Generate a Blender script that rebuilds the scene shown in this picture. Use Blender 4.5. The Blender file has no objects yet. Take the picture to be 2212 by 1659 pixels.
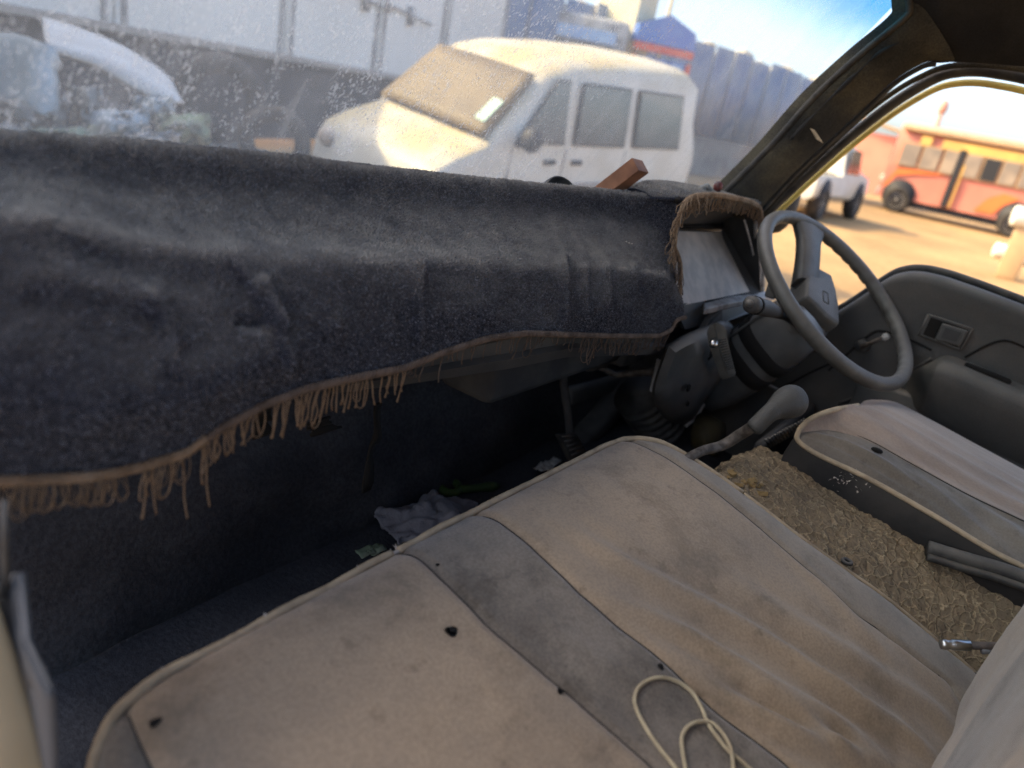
import bpy, bmesh, math, random
import numpy as np
from mathutils import Vector, Matrix, noise as mn

random.seed(7)
rng = np.random.default_rng(7)
S = bpy.context.scene
COL = S.collection

# ------------------------------------------------------------------ camera
EYE = 1.40                                   # eye height above the ground
IW, IH, FPX = 2212.0, 1659.0, 1600.0         # size of the photo as measured, focal length in those pixels
def _basis(vp=(2315.0, 440.0), roll=11.3):
    vx = np.array([vp[0]-IW/2, IH/2-vp[1], -FPX]); vx /= np.linalg.norm(vx)
    r = math.radians(roll); h = np.array([math.cos(r), -math.sin(r), 0])
    up = np.cross(h, vx); up /= np.linalg.norm(up)
    if up[1] < 0: up = -up
    return np.stack([vx, np.cross(up, vx), up])
RB = _basis()
cam_d = bpy.data.cameras.new('camera'); cam = bpy.data.objects.new('camera', cam_d); COL.objects.link(cam)
cam.matrix_world = Matrix.Translation((0, 0, EYE)) @ Matrix([list(map(float, r)) for r in RB]).to_4x4()
cam_d.sensor_width = 36; cam_d.lens = FPX/IW*36
cam_d.clip_start = 0.02; cam_d.clip_end = 2000
cam_d.dof.use_dof = True; cam_d.dof.focus_distance = 0.97; cam_d.dof.aperture_fstop = 3.3
S.camera = cam
S.render.resolution_x, S.render.resolution_y = 1024, 768

# ------------------------------------------------------------------ light
SUN_EL, SUN_DIR = math.radians(38), Vector((-0.52, 0.85))      # the sun stands ahead and to the left
w = bpy.data.worlds.new('World'); S.world = w; w.use_nodes = True
nt = w.node_tree; nt.nodes.clear()
sky = nt.nodes.new('ShaderNodeTexSky'); sky.sky_type = 'NISHITA'; sky.sun_disc = False
sky.sun_elevation = SUN_EL; sky.sun_rotation = math.atan2(SUN_DIR.x, SUN_DIR.y)
sky.dust_density = 3.5; sky.air_density = 0.75; sky.ozone_density = 0.4
bg = nt.nodes.new('ShaderNodeBackground'); bg.inputs[1].default_value = 0.15
wo = nt.nodes.new('ShaderNodeOutputWorld')
nt.links.new(sky.outputs[0], bg.inputs[0]); nt.links.new(bg.outputs[0], wo.inputs[0])
sd = bpy.data.lights.new('sun', 'SUN'); sun = bpy.data.objects.new('sun', sd); COL.objects.link(sun)
sd.energy = 2.0; sd.angle = math.radians(0.6); sd.color = (1.0, 0.77, 0.40)
dsun = Vector((SUN_DIR.normalized().x*math.cos(SUN_EL), SUN_DIR.normalized().y*math.cos(SUN_EL), math.sin(SUN_EL)))
sun.rotation_euler = dsun.to_track_quat('Z', 'Y').to_euler(); sun.location = (-6, 10, 12)
S.view_settings.view_transform = 'Standard'; S.view_settings.look = 'None'
S.view_settings.gamma = 1.0; S.view_settings.use_curve_mapping = False
S.view_settings.exposure = 1.84
S.render.engine = 'CYCLES'
S.cycles.use_denoising = True; S.cycles.denoising_prefilter = 'NONE'; S.cycles.use_adaptive_sampling = False; S.cycles.max_bounces = 10; S.cycles.diffuse_bounces = 5
S.cycles.transparent_max_bounces = 24; S.cycles.caustics_reflective = False; S.cycles.caustics_refractive = False
S.cycles.sample_clamp_indirect = 6

# ------------------------------------------------------------------ measuring: a pixel of the photo and one known coordinate give a point (eye at 0,0,0)
def ray(px, py):
    d = RB @ np.array([px-IW/2, IH/2-py, -FPX]); return d/np.linalg.norm(d)
def P(px, py, **k):
    d = ray(px, py); a, v = list(k.items())[0]
    if a == 'd': return d*v
    i = 'xyz'.index(a); return d*v/d[i]
def onto(px, py, h, t0=0.3, t1=2.5):
    """where the ray of a pixel meets the height field h(x, y)"""
    d = ray(px, py); lo, hi = t0, t1
    n = 200; prev = t0
    for i in range(n+1):
        t = t0+(t1-t0)*i/n; q = d*t
        if q[2] < h(q[0], q[1]):
            lo, hi = prev, t; break
        prev = t
    for _ in range(30):
        m = (lo+hi)/2; q = d*m
        if q[2] < h(q[0], q[1]): hi = m
        else: lo = m
    return d*hi

# ------------------------------------------------------------------ objects
BASE = {}
def thing(name, label, cat, loc, group=None):
    o = bpy.data.objects.new(name, None); COL.objects.link(o)
    o.empty_display_size = 0.1
    o.location = loc; BASE[o.name] = Vector(loc)
    o['label'] = label; o['category'] = cat
    if group: o['group'] = group
    return o
def tag(o, label=None, cat=None, group=None, kind=None):
    if label: o['label'] = label
    if cat: o['category'] = cat
    if group: o['group'] = group
    if kind: o['kind'] = kind
    return o
def make(name, V, F, mat, parent=None, smooth=True, base=None, bevel=0, lab=None, solid=0, sub=0, ang=None):
    """V are points relative to the eye; the mesh is stored relative to its thing's base."""
    V = np.asarray(V, float)+np.array([0, 0, EYE])
    if parent is not None: b = BASE[parent.name]
    else: b = Vector(base) if base is not None else Vector((float(V[:, 0].mean()), float(V[:, 1].mean()), float(V[:, 2].min())))
    V = V-np.array(b)
    me = bpy.data.meshes.new(name); me.from_pydata(V.tolist(), [], [tuple(int(i) for i in f) for f in F]); me.update()
    bm = bmesh.new(); bm.from_mesh(me); bmesh.ops.recalc_face_normals(bm, faces=bm.faces); bm.to_mesh(me); bm.free()
    if smooth: me.polygons.foreach_set('use_smooth', [True]*len(me.polygons))
    me.materials.append(mat)
    o = bpy.data.objects.new(name, me); COL.objects.link(o)
    if parent is not None: o.parent = parent
    else: o.location = b
    BASE[o.name] = b
    if solid:
        m = o.modifiers.new('s', 'SOLIDIFY'); m.thickness = solid; m.offset = -1
    if bevel:
        m = o.modifiers.new('b', 'BEVEL'); m.width = bevel; m.segments = 2; m.limit_method = 'ANGLE'; m.angle_limit = math.radians(40)
    if sub:
        m = o.modifiers.new('d', 'SUBSURF'); m.levels = sub; m.render_levels = sub
    if ang is not None and smooth:
        try:
            me.set_sharp_from_angle(angle=math.radians(ang))
        except Exception: pass
    if lab: o['label'] = lab
    return o
class B:
    def __init__(s): s.V = []; s.F = []
    def add(s, V, F):
        n = len(s.V); s.V += [tuple(map(float, v)) for v in V]; s.F += [tuple(i+n for i in f) for f in F]; return s
    def grid(s, G, cu=False, cv=False):
        G = np.asarray(G); nu, nv = G.shape[:2]; F = []
        for i in range(nu if cu else nu-1):
            for j in range(nv if cv else nv-1):
                a, b = i % nu, (i+1) % nu; c, d = j % nv, (j+1) % nv
                F.append((a*nv+c, b*nv+c, b*nv+d, a*nv+d))
        return s.add(G.reshape(-1, 3), F)
    def box(s, c, sz, M=None):
        c = np.array(c, float); h = np.array(sz, float)/2; V = []
        for k in range(8):
            v = np.array([h[0]*(1 if k & 1 else -1), h[1]*(1 if k & 2 else -1), h[2]*(1 if k & 4 else -1)])
            if M is not None: v = np.asarray(M) @ v
            V.append(c+v)
        return s.add(V, [(0, 2, 3, 1), (4, 5, 7, 6), (0, 1, 5, 4), (2, 6, 7, 3), (0, 4, 6, 2), (1, 3, 7, 5)])
    def quadbox(s, q, n, t):
        """a slab whose face is the quad q, thickness t along n"""
        q = [np.array(p, float) for p in q]; n = np.array(n, float); n = n/np.linalg.norm(n)
        k = len(q); V = q+[p+n*t for p in q]
        F = [tuple(range(k)), tuple(range(2*k-1, k-1, -1))]+[(i, (i+1) % k, (i+1) % k+k, i+k) for i in range(k)]
        return s.add(V, F)
    def tube(s, pts, r, n=8, cap=True):
        pts = [np.array(p, float) for p in pts]; m = len(pts)
        rr = r if hasattr(r, '__len__') else [r]*m
        G = []; T0 = None; u = None
        for i in range(m):
            t = pts[min(i+1, m-1)]-pts[max(i-1, 0)]; t = t/(np.linalg.norm(t)+1e-12)
            if u is None:
                a = np.array([0, 0, 1.]) if abs(t[2]) < .9 else np.array([1., 0, 0]); u = np.cross(t, a)
            u = u-t*(u@t); u /= np.linalg.norm(u)+1e-12; v = np.cross(t, u)
            G.append([pts[i]+rr[i]*(math.cos(2*math.pi*k/n)*u+math.sin(2*math.pi*k/n)*v) for k in range(n)])
        b0 = len(s.V); s.grid(G, cv=True)
        if cap:
            s.F.append(tuple(b0+k for k in range(n))); s.F.append(tuple(b0+(m-1)*n+k for k in range(n-1, -1, -1)))
        return s
    def loft(s, rings, cap=True):
        b0 = len(s.V); n = len(rings[0]); s.grid(rings, cv=True); m = len(rings)
        if cap:
            s.F.append(tuple(b0+k for k in range(n))); s.F.append(tuple(b0+(m-1)*n+k for k in range(n-1, -1, -1)))
        return s
    def ball(s, c, r, nu=10, nv=8):
        c = np.array(c, float); r = np.array(r if hasattr(r, '__len__') else [r]*3, float)
        return s.loft([[c+r*np.array([math.sin(a)*math.cos(b), math.sin(a)*math.sin(b), math.cos(a)]) for b in np.linspace(0, 2*math.pi, nu, endpoint=False)] for a in np.linspace(.05, math.pi-.05, nv)])
    def out(s, name, mat, parent=None, **k): return make(name, s.V, s.F, mat, parent, **k)
def smooth_path(pts, n=60):
    pts = np.array(pts, float); m = len(pts)
    q = np.vstack([2*pts[0]-pts[1], pts, 2*pts[-1]-pts[-2]]); out = []
    for k in range(n):
        t = k/(n-1)*(m-1); i = min(int(t), m-2); f = t-i; a, b, c, d = q[i:i+4]
        out.append(.5*((2*b)+(-a+c)*f+(2*a-5*b+4*c-d)*f*f+(-a+3*b-3*c+d)*f**3))
    return np.array(out)
def interp(x, xs, ys):
    """smooth monotone-x interpolation"""
    xs = np.asarray(xs, float); ys = np.asarray(ys, float); o = np.argsort(xs); xs = xs[o]; ys = ys[o]
    m = np.gradient(ys, xs); x = np.asarray(x, float)
    i = np.clip(np.searchsorted(xs, x)-1, 0, len(xs)-2); h = xs[i+1]-xs[i]; t = np.clip((x-xs[i])/h, -.6, 1.6)
    tt = np.clip(t, 0, 1)
    r = (2*tt**3-3*tt**2+1)*ys[i]+(tt**3-2*tt**2+tt)*h*m[i]+(-2*tt**3+3*tt**2)*ys[i+1]+(tt**3-tt**2)*h*m[i+1]
    return r+np.where(t < 0, (t)*h*m[i], 0)+np.where(t > 1, (t-1)*h*m[i+1], 0)
def fbm(p, s, o=4): return mn.fractal(Vector((float(p[0])*s, float(p[1])*s, float(p[2])*s)), 1.0, 2.0, o)

# ------------------------------------------------------------------ materials
def mat(name, col, rough=.7, col2=None, scale=8, lo=.35, hi=.65, detail=6, fine=0, fine_scale=200, bump=0, bump_scale=60, dust=None, dust_amt=0, dust_scale=6,
        spec=.3, metal=0, sheen=0, bump2=0, bump2_scale=300, stretch=None, sheen_tint=None, grime=0, grime_scale=9):
    m = bpy.data.materials.new(name); m.use_nodes = True; N = m.node_tree.nodes; L = m.node_tree.links
    b = N['Principled BSDF']; b.inputs['Roughness'].default_value = rough
    b.inputs['Specular IOR Level'].default_value = spec; b.inputs['Metallic'].default_value = metal
    if sheen:
        b.inputs['Sheen Weight'].default_value = sheen; b.inputs['Sheen Roughness'].default_value = .5
        if sheen_tint: b.inputs['Sheen Tint'].default_value = (*sheen_tint, 1)
    tc = N.new('ShaderNodeTexCoord'); co = tc.outputs['Object']
    if stretch:
        mp = N.new('ShaderNodeMapping'); mp.inputs['Scale'].default_value = stretch; L.new(co, mp.inputs[0]); co = mp.outputs[0]
    def nz(sc, det=6, ro=.55):
        n = N.new('ShaderNodeTexNoise'); n.inputs['Scale'].default_value = sc; n.inputs['Detail'].default_value = det; n.inputs['Roughness'].default_value = ro
        L.new(co, n.inputs['Vector']); return n.outputs['Fac']
    def mr(x, a, c, o0=0., o1=1.):
        r = N.new('ShaderNodeMapRange'); r.inputs[1].default_value = a; r.inputs[2].default_value = c; r.inputs[3].default_value = o0; r.inputs[4].default_value = o1
        r.interpolation_type = 'SMOOTHSTEP'; L.new(x, r.inputs[0]); return r.outputs[0]
    def mix(f, a, c, bl='MIX'):
        x = N.new('ShaderNodeMix'); x.data_type = 'RGBA'; x.blend_type = bl
        if isinstance(f, float): x.inputs[0].default_value = f
        else: L.new(f, x.inputs[0])
        for k, v in ((6, a), (7, c)):
            if isinstance(v, tuple): x.inputs[k].default_value = (*v[:3], 1)
            else: L.new(v, x.inputs[k])
        return x.outputs[2]
    c = tuple(col)
    if col2 is not None: c = mix(mr(nz(scale, detail), lo, hi), c, tuple(col2))
    if grime:
        c = mix(mr(nz(grime_scale, 8, .7), .47, .68, 0., grime), c, mix(1.0, c, (.45, .44, .42), 'MULTIPLY'))
        c = mix(mr(nz(grime_scale*4.3, 4, .6), .60, .72, 0., grime*.8), c, mix(1.0, c, (.5, .48, .46), 'MULTIPLY'))
    if fine:
        c = mix(mr(nz(fine_scale, 2), .3, .7), c, mix(float(fine), c, (1.9, 1.9, 1.9), 'MULTIPLY'))
    if dust is not None:
        ge = N.new('ShaderNodeNewGeometry'); sx = N.new('ShaderNodeSeparateXYZ'); L.new(ge.outputs['Normal'], sx.inputs[0])
        up = mr(sx.outputs[2], .05, .95); mm = N.new('ShaderNodeMath'); mm.operation = 'MULTIPLY'; L.new(up, mm.inputs[0]); L.new(mr(nz(dust_scale, 5), .3, .65, .35, 1.), mm.inputs[1])
        m2 = N.new('ShaderNodeMath'); m2.operation = 'MULTIPLY'; L.new(mm.outputs[0], m2.inputs[0]); m2.inputs[1].default_value = dust_amt
        c = mix(m2.outputs[0], c, tuple(dust))
    if isinstance(c, tuple): b.inputs['Base Color'].default_value = (*c, 1)
    else: L.new(c, b.inputs['Base Color'])
    if bump:
        bp = N.new('ShaderNodeBump'); bp.inputs['Strength'].default_value = bump; bp.inputs['Distance'].default_value = .004
        L.new(nz(bump_scale, 4), bp.inputs['Height']); nrm = bp.outputs[0]
        if bump2:
            b2 = N.new('ShaderNodeBump'); b2.inputs['Strength'].default_value = bump2; b2.inputs['Distance'].default_value = .002
            L.new(nz(bump2_scale, 3), b2.inputs['Height']); L.new(nrm, b2.inputs['Normal']); nrm = b2.outputs[0]
        L.new(nrm, b.inputs['Normal'])
    return m
DUST = (.36, .31, .25)
M = {}
M['carpet'] = mat('carpet_pile', (.014, .017, .030), .95, (.026, .03, .046), 9, fine=.9, fine_scale=420, bump=.9, bump_scale=420, dust=(.30, .285, .255), dust_amt=.62, dust_scale=10, spec=.05, sheen=.25, bump2=.7, bump2_scale=900)
def foam_mat():
    m = bpy.data.materials.new('flaking_foam'); m.use_nodes = True; N = m.node_tree.nodes; L = m.node_tree.links; b = N['Principled BSDF']
    b.inputs['Roughness'].default_value = .95; b.inputs['Specular IOR Level'].default_value = .04
    tc = N.new('ShaderNodeTexCoord'); nz = N.new('ShaderNodeTexNoise'); nz.inputs['Scale'].default_value = 45; nz.inputs['Detail'].default_value = 4; L.new(tc.outputs['Object'], nz.inputs['Vector'])
    sc = N.new('ShaderNodeVectorMath'); sc.operation = 'SCALE'; L.new(nz.outputs['Color'], sc.inputs[0]); sc.inputs['Scale'].default_value = .022
    ad = N.new('ShaderNodeVectorMath'); L.new(tc.outputs['Object'], ad.inputs[0]); L.new(sc.outputs[0], ad.inputs[1])
    def vor(s_, feat):
        v = N.new('ShaderNodeTexVoronoi'); v.feature = feat; v.inputs['Scale'].default_value = s_; L.new(ad.outputs[0], v.inputs['Vector']); return v
    def mr(x, a, c, o0=0., o1=1.):
        r = N.new('ShaderNodeMapRange'); r.inputs[1].default_value = a; r.inputs[2].default_value = c; r.inputs[3].default_value = o0; r.inputs[4].default_value = o1; L.new(x, r.inputs[0]); return r.outputs[0]
    def mix(f, a, c):
        x = N.new('ShaderNodeMix'); x.data_type = 'RGBA'; L.new(f, x.inputs[0])
        for k, v in ((6, a), (7, c)):
            if isinstance(v, tuple): x.inputs[k].default_value = (*v, 1)
            else: L.new(v, x.inputs[k])
        return x.outputs[2]
    n2 = N.new('ShaderNodeTexNoise'); n2.inputs['Scale'].default_value = 14; n2.inputs['Detail'].default_value = 8; n2.inputs['Roughness'].default_value = .7; L.new(tc.outputs['Object'], n2.inputs['Vector'])
    n3 = N.new('ShaderNodeTexNoise'); n3.inputs['Scale'].default_value = 320; n3.inputs['Detail'].default_value = 3; L.new(tc.outputs['Object'], n3.inputs['Vector'])
    e = vor(62, 'DISTANCE_TO_EDGE'); cell = vor(62, 'F1'); e2 = vor(140, 'DISTANCE_TO_EDGE')
    c = mix(mr(n2.outputs['Fac'], .35, .65), (.215, .16, .10), (.15, .116, .078))
    sp = N.new('ShaderNodeSeparateColor'); L.new(cell.outputs['Color'], sp.inputs[0]); c = mix(mr(sp.outputs[0], .2, .9, 0., .55), c, (.25, .188, .118))
    c = mix(mr(e.outputs['Distance'], .0, .07, .75, 0.), c, (.40, .31, .19))
    c = mix(mr(n3.outputs['Fac'], .58, .70, 0., .8), c, (.06, .042, .024))
    L.new(c, b.inputs['Base Color'])
    h = N.new('ShaderNodeMath'); h.operation = 'MULTIPLY_ADD'; L.new(mr(e.outputs['Distance'], 0, .12), h.inputs[0]); h.inputs[1].default_value = -.7; L.new(sp.outputs[1], h.inputs[2])
    h2 = N.new('ShaderNodeMath'); h2.operation = 'MULTIPLY_ADD'; L.new(n3.outputs['Fac'], h2.inputs[0]); h2.inputs[1].default_value = .8; L.new(h.outputs[0], h2.inputs[2])
    bp = N.new('ShaderNodeBump'); bp.inputs['Strength'].default_value = .65; bp.inputs['Distance'].default_value = .004; L.new(h2.outputs[0], bp.inputs['Height']); L.new(bp.outputs[0], b.inputs['Normal'])
    return m
M['foam'] = foam_mat()
def pile_mat():
    m = bpy.data.materials.new('carpet_fibres'); m.use_nodes = True; N = m.node_tree.nodes; L = m.node_tree.links; b = N['Principled BSDF']
    b.inputs['Roughness'].default_value = .9; b.inputs['Specular IOR Level'].default_value = .08
    def at(n): x = N.new('ShaderNodeAttribute'); x.attribute_name = n; return x.outputs['Fac']
    tc = N.new('ShaderNodeTexCoord'); nz = N.new('ShaderNodeTexNoise'); nz.inputs['Scale'].default_value = 28; nz.inputs['Detail'].default_value = 6; L.new(tc.outputs['Object'], nz.inputs['Vector'])
    nc = N.new('ShaderNodeTexNoise'); nc.inputs['Scale'].default_value = 330; nc.inputs['Detail'].default_value = 3; L.new(tc.outputs['Object'], nc.inputs['Vector'])
    mc = N.new('ShaderNodeMapRange'); mc.inputs[1].default_value = .34; mc.inputs[2].default_value = .66; L.new(nc.outputs['Fac'], mc.inputs[0])
    ta = N.new('ShaderNodeMath'); ta.operation = 'MULTIPLY'; L.new(at('tone'), ta.inputs[0]); L.new(mc.outputs[0], ta.inputs[1])
    r1 = N.new('ShaderNodeMix'); r1.data_type = 'RGBA'; L.new(ta.outputs[0], r1.inputs[0]); r1.inputs[6].default_value = (.012, .013, .020, 1); r1.inputs[7].default_value = (.33, .335, .375, 1)
    mr = N.new('ShaderNodeMapRange'); mr.inputs[1].default_value = .3; mr.inputs[2].default_value = .7; mr.inputs[3].default_value = .45; mr.inputs[4].default_value = 1; L.new(nz.outputs['Fac'], mr.inputs[0])
    mm = N.new('ShaderNodeMath'); mm.operation = 'MULTIPLY'; L.new(at('dust'), mm.inputs[0]); L.new(mr.outputs[0], mm.inputs[1])
    m1 = N.new('ShaderNodeMath'); m1.operation = 'MULTIPLY_ADD'; L.new(mr.outputs[0], m1.inputs[0]); m1.inputs[1].default_value = .07; L.new(mm.outputs[0], m1.inputs[2])
    m2 = N.new('ShaderNodeMath'); m2.operation = 'MULTIPLY'; L.new(m1.outputs[0], m2.inputs[0]); m2.inputs[1].default_value = .95; m2.use_clamp = True
    r2 = N.new('ShaderNodeMix'); r2.data_type = 'RGBA'; L.new(m2.outputs[0], r2.inputs[0]); L.new(r1.outputs[2], r2.inputs[6]); r2.inputs[7].default_value = (.42, .385, .335, 1)
    L.new(r2.outputs[2], b.inputs['Base Color']); return m
M['pile'] = pile_mat()
M['fringe'] = mat('fringe_cord', (.19, .128, .08), .9, (.32, .225, .145), 40, spec=.1, bump=.6, bump_scale=500)
M['fringe_dark'] = mat('fringe_cord_dirty', (.10, .075, .058), .9, (.18, .135, .105), 40, spec=.1, bump=.6, bump_scale=500)
M['tan'] = mat('tan_velour', (.285, .212, .140), .9, (.205, .158, .112), 6, lo=.38, hi=.75, grime=.6, grime_scale=9, fine=.26, fine_scale=330, spec=.06, sheen=.25, bump=.25, bump_scale=25, bump2=.25, bump2_scale=900)
M['seatgrey'] = mat('grey_velour', (.178, .147, .113), .92, (.112, .093, .073), 11, lo=.36, hi=.68, grime=.7, grime_scale=14, fine=.34, fine_scale=330, spec=.06, sheen=.25, bump=.3, bump_scale=30, bump2=.3, bump2_scale=900)
M['border'] = mat('pale_grey_cotton', (.26, .212, .158), .92, (.21, .172, .13), 14, grime=.4, grime_scale=16, fine=.2, fine_scale=360, spec=.06, sheen=.2, bump=.2, bump_scale=25, bump2=.2, bump2_scale=900)
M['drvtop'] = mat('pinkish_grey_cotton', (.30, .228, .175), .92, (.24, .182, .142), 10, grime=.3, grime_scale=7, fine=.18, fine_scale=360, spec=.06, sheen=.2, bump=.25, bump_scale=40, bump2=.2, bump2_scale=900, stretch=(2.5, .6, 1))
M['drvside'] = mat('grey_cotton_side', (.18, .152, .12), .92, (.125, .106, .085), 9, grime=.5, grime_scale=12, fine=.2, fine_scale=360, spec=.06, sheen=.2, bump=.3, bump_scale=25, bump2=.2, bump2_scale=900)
M['piping'] = mat('cream_piping', (.40, .31, .20), .7, (.26, .20, .13), 30, lo=.4, hi=.7, bump=.4, bump_scale=150)
M['seam'] = mat('seam_thread', (.05, .045, .04), .9)
M['vinyl'] = mat('black_vinyl', (.014, .0135, .013), .7, (.026, .024, .022), 12, bump=.35, bump_scale=60, dust=DUST, dust_amt=.15, spec=.15)
M['hole'] = mat('burn_hole', (.008, .007, .006), .95)
M['foam_old'] = mat('worn_foam', (.30, .20, .095), .95, (.20, .14, .075), 26, lo=.36, hi=.62, fine=.35, fine_scale=240, spec=.05, bump=1.0, bump_scale=55, bump2=.8, bump2_scale=260)
M['foam_raw'] = mat('torn_foam', (.30, .20, .085), .95, (.22, .15, .07), 40, spec=.05, bump=1, bump_scale=160)
M['plastic'] = mat('dusty_grey_plastic', (.055, .055, .052), .62, (.085, .082, .075), 14, bump=.15, bump_scale=500, dust=DUST, dust_amt=.42, spec=.35)
M['darkplastic'] = mat('black_plastic', (.032, .032, .032), .6, (.052, .051, .048), 14, bump=.15, bump_scale=400, dust=DUST, dust_amt=.22, spec=.3)
M['wheel'] = mat('steering_wheel_plastic', (.085, .083, .073), .48, (.055, .053, .047), 22, lo=.3, hi=.7, grime=.4, grime_scale=25, bump=.2, bump_scale=700, dust=(.33, .29, .24), dust_amt=.35, spec=.45)
M['knob'] = mat('knob_plastic', (.058, .056, .05), .55, (.042, .041, .037), 14, bump=.3, bump_scale=500, dust=(.33, .29, .24), dust_amt=.12, spec=.3)
M['lever'] = mat('pale_lever_plastic', (.15, .152, .138), .5, (.11, .11, .10), 20, bump=.2, bump_scale=400, spec=.4)
M['lens'] = mat('dust_covered_lens', (.50, .43, .355), .6, (.38, .33, .28), 30, fine=.1, fine_scale=500, spec=.3)
M['paletrim'] = mat('pale_worn_trim', (.42, .40, .37), .6, (.24, .22, .2), 40, bump=.3, bump_scale=120)
M['door'] = mat('grey_door_plastic', (.042, .041, .038), .6, (.072, .066, .057), 5, lo=.4, hi=.7, fine=.15, fine_scale=300, bump=.3, bump_scale=600, dust=DUST, dust_amt=.45, spec=.35)
M['rubber'] = mat('black_rubber', (.02, .02, .02), .65, (.05, .047, .04), 30, bump=.3, bump_scale=150, dust=DUST, dust_amt=.3, spec=.35)
M['pillar'] = mat('dusty_pillar_lining', (.026, .026, .024), .9, (.062, .056, .04), 10, lo=.35, hi=.7, fine=.7, fine_scale=350, bump=.5, bump_scale=350, spec=.08)
M['lining'] = mat('dark_headlining', (.018, .018, .019), .9, (.028, .028, .028), 8, fine=.3, fine_scale=400, bump=.2, bump_scale=400, spec=.08)
M['floor'] = mat('navy_floor_mat', (.019, .0195, .0225), .85, (.048, .047, .049), 5, lo=.35, hi=.7, fine=.5, fine_scale=160, bump=.5, bump_scale=120, dust=(.1, .1, .11), dust_amt=.18, spec=.2)
M['under'] = mat('dark_underdash', (.036, .036, .037), .8, (.065, .062, .057), 15, bump=.3, bump_scale=80, dust=DUST, dust_amt=.12, spec=.2)
M['cream'] = mat('cream_body_paint', (.38, .30, .18), .5, (.31, .25, .15), 8, bump=.1, bump_scale=60, spec=.4)
M['edge_sunlit'] = mat('sunlit_frame_yellow', (.72, .58, .16), .4, (.6, .47, .14), 12)  # yellow-cream frame edge, its sunlit brightness put into the colour
M['greyseal'] = mat('grey_seal', (.14, .14, .14), .6, (.10, .10, .10), 10)
M['bare'] = mat('worn_steel', (.15, .13, .11), .6, (.06, .048, .04), 60, metal=.25, bump=.3, bump_scale=120)
M['steel'] = mat('bright_steel', (.6, .6, .58), .3, (.4, .4, .38), 40, metal=1)
M['wood'] = mat('brown_wood', (.25, .115, .06), .6, (.14, .062, .035), 18, lo=.35, hi=.65, bump=.3, bump_scale=60, stretch=(1, 1, 1), spec=.3)
M['rag'] = mat('grey_cloth', (.20, .19, .20), .95, (.14, .13, .14), 20, bump=.4, bump_scale=200, sheen=.1)
M['green'] = mat('green_plastic', (.035, .065, .012), .6, (.02, .04, .01), 30)
M['hose'] = mat('rubber_hose', (.06, .05, .045), .6, (.12, .09, .07), 60, bump=.4, bump_scale=200)
M['cord'] = mat('beige_cord', (.46, .38, .24), .75, (.36, .29, .18), 60, bump=.5, bump_scale=600)
M['paper'] = mat('old_paper', (.5, .46, .4), .9, (.38, .34, .3), 40)
M['yellowcap'] = mat('yellow_plastic', (.05, .038, .014), .7, (.03, .024, .012), 20)
# outside
M['sand'] = mat('sandy_ground', (.40, .262, .13), .95, (.31, .205, .105), .35, lo=.35, hi=.65, fine=.2, fine_scale=9, bump=.6, bump_scale=6, spec=.05, grime=.35, grime_scale=.55)
M['white'] = mat('dusty_white_paint', (.62, .61, .56), .5, (.54, .52, .46), 3, dust=(.52, .39, .17), dust_amt=.9, dust_scale=2, spec=.4)
M['trailer'] = mat('white_trailer_skin', (.76, .77, .75), .5, (.68, .69, .67), .5, lo=.3, hi=.7, spec=.3)
M['seamgrey'] = mat('grey_joint', (.38, .385, .38), .6, (.2, .2, .2), 3)
M['chassis'] = mat('dark_chassis', (.025, .027, .032), .8, (.05, .05, .055), 3)
M['carglass'] = mat('dusty_car_glass', (.055, .06, .065), .10, (.09, .09, .088), 3, spec=.9)
M['dustyglass'] = mat('sand_covered_windscreen', (.19, .138, .068), .6, (.145, .105, .055), 4, spec=.4)
M['mint'] = mat('pale_green_sticker', (.5, .68, .55), .6)
M['dark'] = mat('dark_trim', (.03, .03, .032), .6)
M['tyre'] = mat('tyre_rubber', (.028, .027, .026), .85, (.07, .06, .05), 8)
M['rim'] = mat('wheel_rim', (.30, .29, .27), .5, (.2, .18, .15), 10, metal=.3)
M['blue'] = mat('blue_sheet_metal', (.10, .165, .29), .55, (.20, .25, .32), 1.2, lo=.35, hi=.65, spec=.3)
M['concrete'] = mat('grey_concrete', (.22, .215, .20), .9, (.15, .145, .14), 2, bump=.5, bump_scale=10)
M['kioskblue'] = mat('bright_blue_paint', (.05, .14, .46), .5, (.07, .18, .48), 4)
M['kioskpane'] = mat('pale_blue_pane', (.22, .36, .60), .3, (.36, .50, .66), 3, spec=.5)
M['red'] = mat('red_trim_paint', (.55, .09, .06), .55)
M['creamwall'] = mat('cream_render', (.72, .64, .42), .8, (.64, .56, .36), 2)
M['salmon'] = mat('faded_salmon_paint', (.62, .23, .16), .7, (.54, .20, .14), 1.0, dust=(.6, .45, .28), dust_amt=.5, spec=.3)
M['orange'] = mat('orange_stripe_paint', (.80, .20, .055), .55, (.74, .18, .05), 2)
M['buspane'] = mat('dirty_bus_pane', (.36, .28, .20), .4, (.22, .18, .14), 1.2, spec=.5)
M['yellow'] = mat('faded_yellow_band', (.72, .44, .12), .6, (.60, .36, .11), 1.5)
M['tanroof'] = mat('dusty_roof', (.48, .32, .17), .8, (.40, .27, .15), 1.5)
M['glassgreen'] = mat('green_grey_windscreen', (.20, .27, .23), .25, (.12, .16, .15), 1.5, spec=.6)
M['junkblue'] = mat('pale_blue_car_paint', (.34, .40, .43), .45, (.26, .31, .33), 6, spec=.4)
M['junk'] = mat('scrap_metal', (.20, .20, .19), .6, (.10, .11, .10), 8, bump=.4, bump_scale=20, metal=.2)
M['junkgreen'] = mat('greenish_scrap', (.16, .22, .13), .7, (.26, .26, .20), 8)
M['whitepanel'] = mat('white_wreck_paint', (.62, .61, .59), .45, (.52, .5, .48), 5)
M['debris'] = mat('pale_debris', (.62, .54, .38), .9, (.40, .36, .28), 1.5)
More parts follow.
